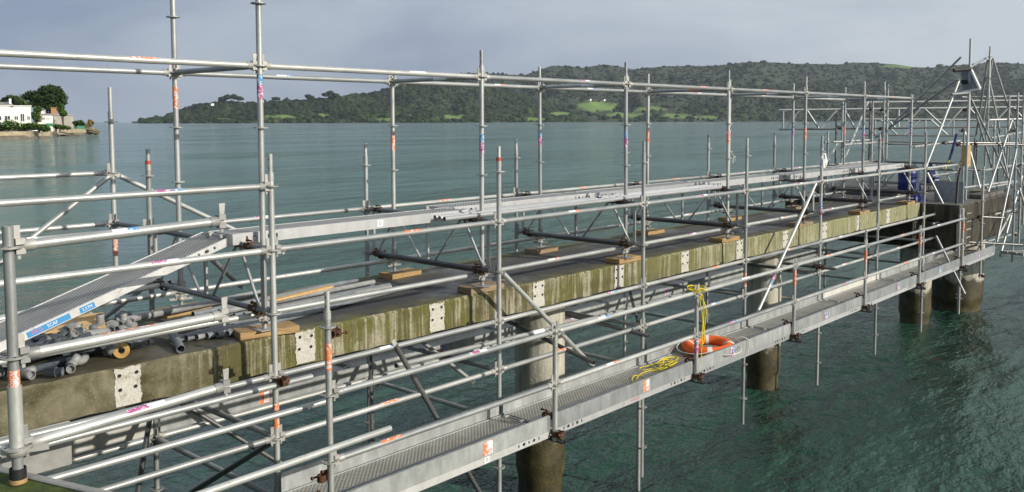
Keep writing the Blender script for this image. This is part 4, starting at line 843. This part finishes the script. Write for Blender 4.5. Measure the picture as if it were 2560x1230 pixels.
# walkway turning off at the pier head
plank(pd(2530, 630, 20.3), pd(2640, 628, 21.5), 'dark walkway plank leading off past the last tower post', None, width=.5)

# ------------------------------------------------------------------ hills across the harbour
def interp(x, ctrl): return float(np.interp(x, [c[0] for c in ctrl], [c[1] for c in ctrl]))
def vnoise(seed):
    g = np.random.default_rng(seed).random((64, 64))
    def f(x, y):
        x = np.asarray(x, float); y = np.asarray(y, float); xi = np.floor(x).astype(int); yi = np.floor(y).astype(int); fx_ = x-xi; fy_ = y-yi; fx_ = fx_*fx_*(3-2*fx_); fy_ = fy_*fy_*(3-2*fy_)
        G = lambda a, b: g[a % 64, b % 64]
        return (G(xi, yi)*(1-fx_)+G(xi+1, yi)*fx_)*(1-fy_)+(G(xi, yi+1)*(1-fx_)+G(xi+1, yi+1)*fx_)*fy_
    return f
def fbm(f, x, y): return (f(x, y)+.5*f(2.1*x+5, 2.1*y+9)+.25*f(4.3*x+1, 4.3*y+3))/1.75
HOR = lambda x: 305.6-.00258*x
FAR_SKY = [(760, 304), (800, 290), (830, 262), (850, 246), (870, 239), (900, 235), (960, 228), (1000, 214), (1080, 196), (1150, 183), (1200, 182), (1260, 186), (1310, 188), (1340, 178), (1380, 164), (1430, 166), (1455, 170), (1500, 162), (1540, 164), (1580, 173), (1620, 171), (1660, 165), (1760, 165), (1800, 164), (1840, 158), (1880, 155), (1940, 156), (1980, 159), (2050, 160), (2100, 161), (2130, 156), (2180, 157), (2240, 161), (2280, 167), (2330, 169), (2360, 165), (2420, 161), (2480, 156), (2540, 159), (2700, 168), (3000, 160), (3400, 175)]
NEAR_SKY = [(330, 303.5), (345, 303), (380, 298), (420, 293), (440, 284), (460, 273), (500, 260), (530, 256), (560, 254), (600, 258), (640, 258), (700, 252), (740, 250), (780, 247), (830, 244), (870, 244), (930, 252), (1000, 262), (1060, 272), (1120, 283), (1180, 294), (1230, 301), (1260, 304.5)]
PAST = [(1330, 298, 44, 4), (1560, 287, 46, 6), (1400, 284, 26, 5), (960, 298, 34, 4), (1010, 288, 20, 4), (1760, 294, 36, 5), (560, 299, 26, 3), (1490, 266, 62, 11), (1625, 274, 48, 7), (1690, 290, 40, 6), (1140, 292, 34, 7), (700, 292, 46, 5), (800, 289, 26, 5), (2265, 166, 60, 4)]
def layer(name, sky, d0, d1, x0, x1, step, rows, seed, pow_=1.0, label=None):
    f = vnoise(seed); xs = np.arange(x0, x1+1, step); V_ = []; tone = []; gv_ = np.linspace(0, 1, rows)
    def surf(x, g):
        x = np.asarray(x, float); g = np.asarray(g, float); sk = np.interp(x, [c[0] for c in sky], [c[1] for c in sky])
        bumpy = (fbm(f, x/70, g*3.2)-.5)*.55*np.sin(np.pi*np.clip(g, 0, 1)); gg = np.clip(g+bumpy, 0, 1.0)
        d = d0(x)+(d1(x)-d0(x))*np.clip(g, 0, 1)**pow_; y = HOR(x)-(HOR(x)-sk)*gg+3.0*(1-gg)   # 3 px: the shore lies below eye level
        return d, y
    for g in gv_:
        d, y = surf(xs, np.full(len(xs), g))
        for xx, dd, yy in zip(xs, d, y):
            p = pd(xx, yy, dd); V_.append((p.x, p.y, max(p.z, WZ-2) if g > 0 else WZ-3)); tone.append(float(any(((xx-a)/c_)**2+((yy-b)/e_)**2 < .5+1.0*float(f(xx/14, yy/5)) for a, b, c_, e_ in PAST)))
    for xx in xs:
        p = pd(xx, HOR(xx), float(d1(xx))*1.25); V_.append((p.x, p.y, WZ-3)); tone.append(0.0)
    nx = len(xs); F_ = [(j*nx+i, j*nx+i+1, (j+1)*nx+i+1, (j+1)*nx+i) for j in range(rows) for i in range(nx-1)]
    me = bpy.data.meshes.new(name); me.from_pydata(V_, [], F_); me.materials.append(M['hill_ground']); a = me.attributes.new('tone', 'FLOAT', 'POINT'); a.data.foreach_set('value', np.array(tone, dtype=np.float32))
    for p in me.polygons: p.use_smooth = True
    o = put(name, me); o['kind'] = 'structure'; return surf
sf = layer('hills', FAR_SKY, lambda x: 3300+0*x, lambda x: 4900+0*x, 760, 3400, 10, 40, 11)
MIDA = [(820, 304), (845, 272), (862, 246), (880, 238), (930, 232), (1000, 214), (1060, 200), (1100, 196), (1150, 201), (1210, 212), (1280, 230), (1350, 250), (1410, 266), (1450, 286), (1480, 304)]
MIDB = [(1540, 304), (1600, 285), (1660, 262), (1720, 243), (1800, 232), (1870, 214), (1950, 214), (2030, 204), (2090, 214), (2140, 212), (2220, 196), (2310, 208), (2420, 193), (2500, 204), (2560, 198), (2700, 205), (3300, 200)]
sma = layer('spur', MIDA, lambda x: 3060+0*x, lambda x: 3700+0*x, 820, 1480, 8, 26, 13)
smb = layer('foothills', MIDB, lambda x: 3160+0*x, lambda x: 4100+0*x, 1540, 3300, 10, 30, 14)
sn = layer('headland', NEAR_SKY, lambda x: 2700+0*x, lambda x: 3250+0*x, 330, 1260, 8, 20, 12)
# tree cover: crowns as one mass, each crown a small uneven blob
def ico():
    bm = bmesh.new(); bmesh.ops.create_icosphere(bm, subdivisions=1, radius=1); v = np.array([tuple(x.co) for x in bm.verts]); f = np.array([[q.index for q in p.verts] for p in bm.faces]); bm.free(); return v, f
IV, IF = ico()
def blobs(name, pts, rad, hgt, tone, mt, label, cat='forest', kind='stuff', seed=1):
    g = np.random.default_rng(seed); n = len(pts); nv, nf = len(IV), len(IF)
    jit = 1+.28*(g.random((n, nv))-.5)*2
    V_ = IV[None]*jit[..., None]; V_[..., :2] *= rad[:, None, None]; V_[..., 2] *= hgt[:, None]; V_ = (V_+pts[:, None, :]).reshape(-1, 3)
    F_ = (IF[None]+(np.arange(n)*nv)[:, None, None]).reshape(-1, 3)
    me = bpy.data.meshes.new(name); me.vertices.add(len(V_)); me.vertices.foreach_set('co', V_.ravel()); me.loops.add(F_.size); me.loops.foreach_set('vertex_index', F_.ravel()); me.polygons.add(len(F_)); me.polygons.foreach_set('loop_start', np.arange(0, F_.size, 3)); me.update()
    a = me.attributes.new('tone', 'FLOAT', 'POINT'); a.data.foreach_set('value', np.repeat(tone, nv).astype(np.float32)); me.materials.append(M[mt])
    o = put(name, me); o['label'] = label; o['category'] = cat
    if kind: o['kind'] = kind
    return o
def forest(name, surf, x0, x1, n, seed, label, smin, smax, base=.34):
    g = np.random.default_rng(seed); fz = vnoise(seed+50); x = g.uniform(x0, x1, n*2); v = g.random(n*2)**.85
    d, y = surf(x, v); keep = np.ones(len(x), bool); nn_ = fz(x/14, y/5)
    for a, b, c_, e_ in PAST: keep &= ((x-a)/c_)**2+((y-b)/e_)**2 > .7+.7*nn_
    x, v, d, y = x[keep][:n], v[keep][:n], d[keep][:n], y[keep][:n]
    P_ = np.array([tuple(pd(a, b, c_)) for a, b, c_ in zip(x, y, d)])
    stand = fbm(fz, x/45, y/14); fine_ = fz(x/9+31, y/4+7)
    r_ = smin*np.exp(g.normal(.25, .42, len(x)))*(.65+.7*stand); tone = np.clip(base+1.15*(stand-.5)+.35*(fine_-.5)+g.normal(0, .09, len(x))+.22*(v < .3)*(fine_ > .45), 0, .99)
    P_[:, 2] += r_*.15
    blobs(name, P_, r_, r_*g.uniform(.45, 1.0, len(x)), tone, 'bush_canopy', label, seed=seed)
forest('hill_forest', sf, 770, 3100, 10500, 21, 'dark bush covering the high ridge across the harbour', 5, 11, .18)
forest('spur_forest', sma, 830, 1470, 5200, 23, 'mixed bush covering the spur behind the headland', 4, 10, .40)
forest('foothill_forest', smb, 1550, 3000, 8500, 24, 'mixed bush covering the foothills above the far shore', 4, 11, .30)
forest('headland_trees', sn, 350, 1230, 5600, 22, 'dense trees covering the low headland across the water', 4, 9, .38)
pts = np.array([tuple(pd(x, y, 3200)) for x, y in ((556, 247), (570, 243), (585, 242), (600, 247), (815, 237), (828, 232), (838, 238), (655, 252), (690, 247), (770, 241))]); blobs('tall_trees', pts, np.full(len(pts), 16.0), np.full(len(pts), 9.0), np.full(len(pts), .25), 'bush_canopy', 'taller round crowns standing out of the headland skyline')
# houses on the hillside
for i, (x, y, d, lab) in enumerate(((1475, 250, 3560, 'tiny white house at the top of the green hill paddock'), (1510, 251, 3560, 'tiny white shed beside the hill paddock'), (1127, 287, 3380, 'tiny white house in the small shoreside paddock'), (655, 254, 3180, 'tiny pale house among the headland trees'), (530, 262, 3000, 'tiny pale shed on the headland crest'))):
    p = pd(x, y, d); hs = thing('hillside_house', lab, 'house', T_(p), 'far hillside houses'); put('wall', box_me((-5, -4, -3), (5, 4, 4), 'wall_white'), None, hs); put('roof', box_me((-5.5, -4.5, 4), (5.5, 4.5, 5), 'roof_grey'), None, hs)

# ------------------------------------------------------------------ point of land with houses
LD = 262
def lp(x, y, d=LD): return pd(x, y, d)
def land():
    sh = [(-400, 349), (-120, 348), (0, 347), (60, 346), (125, 343.5), (150, 340), (185, 337), (225, 335.5), (246, 333)]
    front = [pz(x, y, WZ) for x, y in sh]; dirv = ray(120, 304); dirv = Vector((dirv.x, dirv.y, 0)).normalized()
    rows = [(0, -5), (.4, WZ+.25), (6, WZ+1.1), (14, -2.2), (26, -.9), (48, 0), (90, .6), (160, .6), (240, -6)]
    V_ = []
    for k, z in rows:
        for i, p in enumerate(front):
            e_ = min(1, (len(front)-1-i)/2.2); zz = z if k < .5 else WZ+(z-WZ)*(.35+.65*e_) if z > -5 else z
            q = p+dirv*k*(.35+.65*e_); V_.append((q.x, q.y, zz+(random.uniform(-.15, .15) if k > 1 else 0)))
    n = len(front); F_ = [(j*n+i, j*n+i+1, (j+1)*n+i+1, (j+1)*n+i) for j in range(len(rows)-1) for i in range(n-1)]
    F_.append([j*n+n-1 for j in range(len(rows))][::-1])
    me = bpy.data.meshes.new('point_of_land'); me.from_pydata(V_, [], F_); me.materials.append(M['shore_rock']); o = put('point_of_land', me); o['kind'] = 'structure'
    return front, dirv
front, dirv = land()
def seg_wall(name, label, pts, h, th, mt, z0=None):
    root = thing(name, label, 'wall', T_(pts[0]))
    for a, b in zip(pts, pts[1:]):
        q = frame(a, b); q.translation = a-pts[0]; put('wall_segment', box_me((-th/2, 0, 0), (th/2, h, (b-a).length+.05), mt, bevel=.04), None, root, q)
    return root
seg_wall('sea_wall', 'long weathered sea wall below the white house', [pz(x, y, WZ)+dirv*1.5+Vector((0, 0, -.2)) for x, y in ((-160, 348), (-60, 347.6), (10, 346.5), (70, 345.5), (128, 343.2))], 2.15, .6, 'seawall')
seg_wall('garden_wall', 'low pale garden wall behind the sea wall', [lp(30, 329, 258), lp(70, 328, 260), lp(105, 327, 264)], .8, .4, 'wall_white')
def house(name, label, x0, x1, yt, yb, d, depth, mt, roof, wins, roofh=.4, doors=()):
    a = lp(x0, yb, d); ev = Vector((dirv.y, -dirv.x, 0)); lo_, hi_ = 0.0, 60.0
    for _ in range(40):
        md = (lo_+hi_)/2; q_ = a+ev*md-C; px_ = CAM['cx']+CAM['f']*q_.dot(rt)/q_.dot(fw)
        if px_ < x1: lo_ = md
        else: hi_ = md
    b = a+ev*lo_; H = (yb-yt)*d/CAM['f']; u = (b-a); W_ = u.length; q = frame(a, b)   # local z along the front, y up, x into depth sign checked below
    q.translation = a; s = 1 if (q.to_3x3() @ Vector((1, 0, 0))).dot(dirv) > 0 else -1
    root = thing(name, label, 'house', q)
    xa, xb = (0, depth) if s > 0 else (-depth, 0)
    put('wall', box_me((xa, -2, 0), (xb, H, W_), mt), None, root)
    put('roof', box_me((xa-.3, H, -.3), (xb+.3, H+roofh, W_+.3), roof, bevel=.1), None, root)
    for (wx0, wx1, wy0, wy1) in wins:
        z0, z1 = (wx0-x0)/(x1-x0)*W_, (wx1-x0)/(x1-x0)*W_; h0, h1 = (yb-wy1)*d/CAM['f'], (yb-wy0)*d/CAM['f']
        wn = put('window', box_me((-.10, h0, z0), (.10, h1, z1), 'wall_white'), None, root, T_((0, 0, 0)))
        put('pane', box_me((-.13, h0+.1, z0+.1), (.13, h1-.1, (z0+z1)/2-.06), 'window_dark'), None, wn); put('pane', box_me((-.13, h0+.1, (z0+z1)/2+.06), (.13, h1-.1, z1-.1), 'window_dark'), None, wn)
    return root
house('white_house', 'flat-roofed white house above the sea wall', -70, 78, 265, 308, 268, 9, 'wall_white', 'wall_white', [(-40, -20, 290, 301), (-8, 4, 290, 301), (11, 26, 289, 300), (36, 46, 290, 300), (51, 62, 284, 304), (68, 76, 290, 300)], .25)
a = lp(-70, 265, 274); thing('tiled_roof', 'low brown roof rising behind the white house parapet', 'roof', T_(a), None, mesh('troof', lambda bm: [bm.faces.new([bm.verts.new(lp(x, y, d)-a) for x, y, d in f]) for f in (((-90, 266, 272), (36, 265, 272), (27, 255, 277), (-90, 255, 277)), ((36, 265, 272), (27, 255, 277), (36, 265, 283)))], 'roof_grey'))
chm = lp(25, 258, 275); thing('chimney', 'thin pale chimney pot on the brown roof', 'chimney', T_(chm), None, box_me((-.3, -.3, -.5), (.3, .3, 1.4), 'wall_white', bevel=.05))
house('bungalow', 'small white bungalow with turquoise balcony beside the bushes', 92, 133, 288, 315, 282, 7, 'wall_white', 'roof_grey', [(106, 113, 293, 300), (116, 120, 294, 299), (121, 125, 294, 299), (124, 130, 312, 315)], .5)
house('upper_cottage', 'white upper cottage roofline behind the bungalow', 84, 112, 277, 290, 290, 6, 'wall_white', 'wall_white', [], .3)
house('block_house', 'plain grey block house with flat roof near the end of the point', 134, 184, 289, 321, 292, 9, 'wall_grey', 'wall_grey', [], .3)
house('brick_chimney_block', 'square brick chimney stack above the grey block house', 128, 142, 270, 290, 295, 2.5, 'brick', 'brick', [], .2)
pb = [lp(115, 313, 278), lp(133, 313, 279)]; seg_wall('balcony', 'turquoise panelled balcony on the white bungalow', [pb[0]-Vector((0, 0, .4)), pb[1]-Vector((0, 0, .4))], 1.0, .2, 'fence_green')
seg_wall('green_fence', 'green board fence near the end of the point', [lp(186, 324, 292), lp(211, 324, 296)], 1.4, .2, 'fence_green')
seg_wall('slipway_wall', 'low pale wall along the tip of the point', [lp(150, 333, 285), lp(188, 332, 290), lp(212, 333, 297)], 1.3, .8, 'seawall')
def rockfn(seed, sx, sy, sz):
    def fn(bm):
        bmesh.ops.create_icosphere(bm, subdivisions=3, radius=1); rd = random.Random(seed); off = rd.uniform(0, 99)
        for v in bm.verts: k = 1+.22*math.sin(4*v.co.x+off)+.16*math.sin(7*v.co.y+off*2)+.1*math.sin(9*v.co.z+v.co.x*5); v.co = Vector((v.co.x*sx*k, v.co.y*sy*k, v.co.z*sz*k))
    return fn
for i, (x, y, d, s) in enumerate(((225, 327, 300, (3.0, 2.4, 1.1)), (238, 331, 305, (1.5, 1.5, .7)), (214, 322, 305, (2.2, 2, 1.0)))):
    thing('shore_rock', ['biggest rock at the tip of the point', 'outermost small rock at the tip of the point', 'rounded rock behind the biggest one at the tip'][i], 'rock', T_(lp(x, y, d)), 'rocks at the tip of the point', mesh(('rock', i), rockfn(i, *s), 'shore_rock'))
thing('slip_beam', 'dark timber beam sloping from the point into the water', 'beam', frame(lp(155, 331, 285), pz(200, 340.5, WZ)), None, box_me((-.25, -.25, 0), (.25, .25, (pz(200, 340.5, WZ)-lp(155, 331, 285)).length), 'bark'))
def crown(parent, name, lobes, n, size, mt, seed):
    g = np.random.default_rng(seed); P_ = []; tn = []
    w_ = np.array([l[3]*l[4]*l[5] for l in lobes]); w_ = w_/w_.sum()
    for k in range(n):
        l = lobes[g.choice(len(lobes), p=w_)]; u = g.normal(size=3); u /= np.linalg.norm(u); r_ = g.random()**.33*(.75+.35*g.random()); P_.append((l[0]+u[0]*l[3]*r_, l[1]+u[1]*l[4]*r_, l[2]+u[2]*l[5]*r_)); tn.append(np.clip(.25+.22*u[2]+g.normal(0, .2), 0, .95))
    P_ = np.array(P_); m4 = 4; a = g.normal(size=(n, 3)); b = g.normal(size=(n, 3)); a /= np.linalg.norm(a, axis=1)[:, None]; b -= (a*b).sum(1)[:, None]*a; b /= np.linalg.norm(b, axis=1)[:, None]; s = size*g.uniform(.6, 1.3, n)[:, None]
    V_ = np.stack([P_-a*s, P_-b*s*.7, P_+a*s, P_+b*s*.7], 1).reshape(-1, 3); F_ = np.arange(4*n).reshape(-1, 4)
    me = bpy.data.meshes.new(name); me.from_pydata(V_.tolist(), [], F_.tolist()); at_ = me.attributes.new('tone', 'FLOAT', 'POINT'); at_.data.foreach_set('value', np.repeat(np.array(tn), 4).astype(np.float32)); me.materials.append(M[mt]); return put(name, me, None, parent)
def tree(label, x, y, d, lobes, n, size, mt, seed, h, name='tree', grp=None):
    base = lp(x, y, d); root = thing(name, label, 'tree', T_(base), grp)
    def tr(bm):
        for l in lobes[:6]:
            tip = Vector(l[:3]); mid = Vector((tip.x*.25, tip.y*.25, h*.45)); pts_ = [(0, 0, -1), (0, 0, h*.15), tuple(mid), tuple(mid.lerp(tip, .6)), tuple(tip)]; bend_pts(pts_, .28, 7)(bm)
    put('trunk', mesh(('trunk', seed), tr, 'bark'), None, root); crown(root, 'crown', lobes, n, size, mt, seed); return root
rr = (rt.x, rt.y)
def lobe(px, py, s, d, x, y): q = lp(px, py, d)-lp(x, y, d); return (q.x, q.y, q.z, s, s, s*.8)
D = 300
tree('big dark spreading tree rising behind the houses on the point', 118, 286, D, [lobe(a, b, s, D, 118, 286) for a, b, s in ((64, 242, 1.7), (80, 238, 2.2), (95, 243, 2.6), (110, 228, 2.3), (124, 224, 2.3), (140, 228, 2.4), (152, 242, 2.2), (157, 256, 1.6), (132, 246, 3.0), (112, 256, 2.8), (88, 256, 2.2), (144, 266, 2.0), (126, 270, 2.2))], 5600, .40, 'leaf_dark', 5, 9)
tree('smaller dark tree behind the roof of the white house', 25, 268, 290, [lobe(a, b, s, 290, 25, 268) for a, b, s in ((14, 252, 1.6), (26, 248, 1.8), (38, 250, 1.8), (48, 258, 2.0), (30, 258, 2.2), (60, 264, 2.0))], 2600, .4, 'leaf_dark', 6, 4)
tree('thin young tree beside the grey block house', 158, 318, 288, [lobe(a, b, s, 288, 158, 318) for a, b, s in ((152, 275, 1.2), (158, 283, 1.3), (154, 266, 1.0))], 700, .3, 'leaf_hedge', 7, 6)
tree('golden shrub at the tip of the point', 224, 322, 300, [lobe(a, b, s, 300, 224, 322) for a, b, s in ((222, 312, .9), (228, 308, .9), (225, 303, .7))], 700, .3, 'leaf_yellow', 8, 1, 'shrub')
for i, (lb, lab) in enumerate((([(2, 318, 1.8), (15, 312, 2.0), (28, 313, 2.2), (42, 316, 1.8), (50, 321, 1.2), (-15, 318, 2.2), (-40, 318, 2.4)], 'broad clipped hedge in front of the white house'), ([(60, 317, 1.2), (72, 316, 1.4), (84, 316, 1.3)], 'green bush right of the hedge'), ([(98, 318, 1.3), (110, 320, 1.4), (118, 323, 1.0)], 'bright bush below the bungalow'), ([(140, 316, .9), (150, 317, 1.0), (160, 318, .9), (170, 320, .8)], 'low scrub in front of the grey block house'), ([(190, 308, 1.0), (200, 307, 1.1), (206, 310, .8)], 'dark bush behind the green fence'), ([(92, 296, 1.6), (88, 286, 1.6), (95, 274, 1.5)], 'leafy tree between the white house and bungalow'))):
    x, y = lb[0][0], lb[0][1]+6; tree(lab, x, y, 258 if i < 3 else 278, [lobe(a, b, s, 258 if i < 3 else 278, x, y) for a, b, s in lb], 1500 if i == 0 else 800, .3, 'leaf_hedge' if i != 4 else 'leaf_dark', 30+i, .5, 'shrub')


# ------------------------------------------------------------------ air
hz = bpy.data.materials.new('haze'); hz.use_nodes = True; t = hz.node_tree; t.nodes.clear()
pv = N(t, 'ShaderNodeVolumePrincipled'); pv.inputs['Color'].default_value = (.80, .88, 1, 1); pv.inputs['Density'].default_value = .000038; pv.inputs['Anisotropy'].default_value = .2
t.links.new(pv.outputs[0], N(t, 'ShaderNodeOutputMaterial').inputs['Volume']); M['haze'] = hz
ho = put('haze', box_me((-16600, -16600, -9), (16600, 16600, 480), 'haze')); ho['kind'] = 'stuff'; ho['label'] = 'thin pale sea haze over the harbour'; ho['category'] = 'haze'
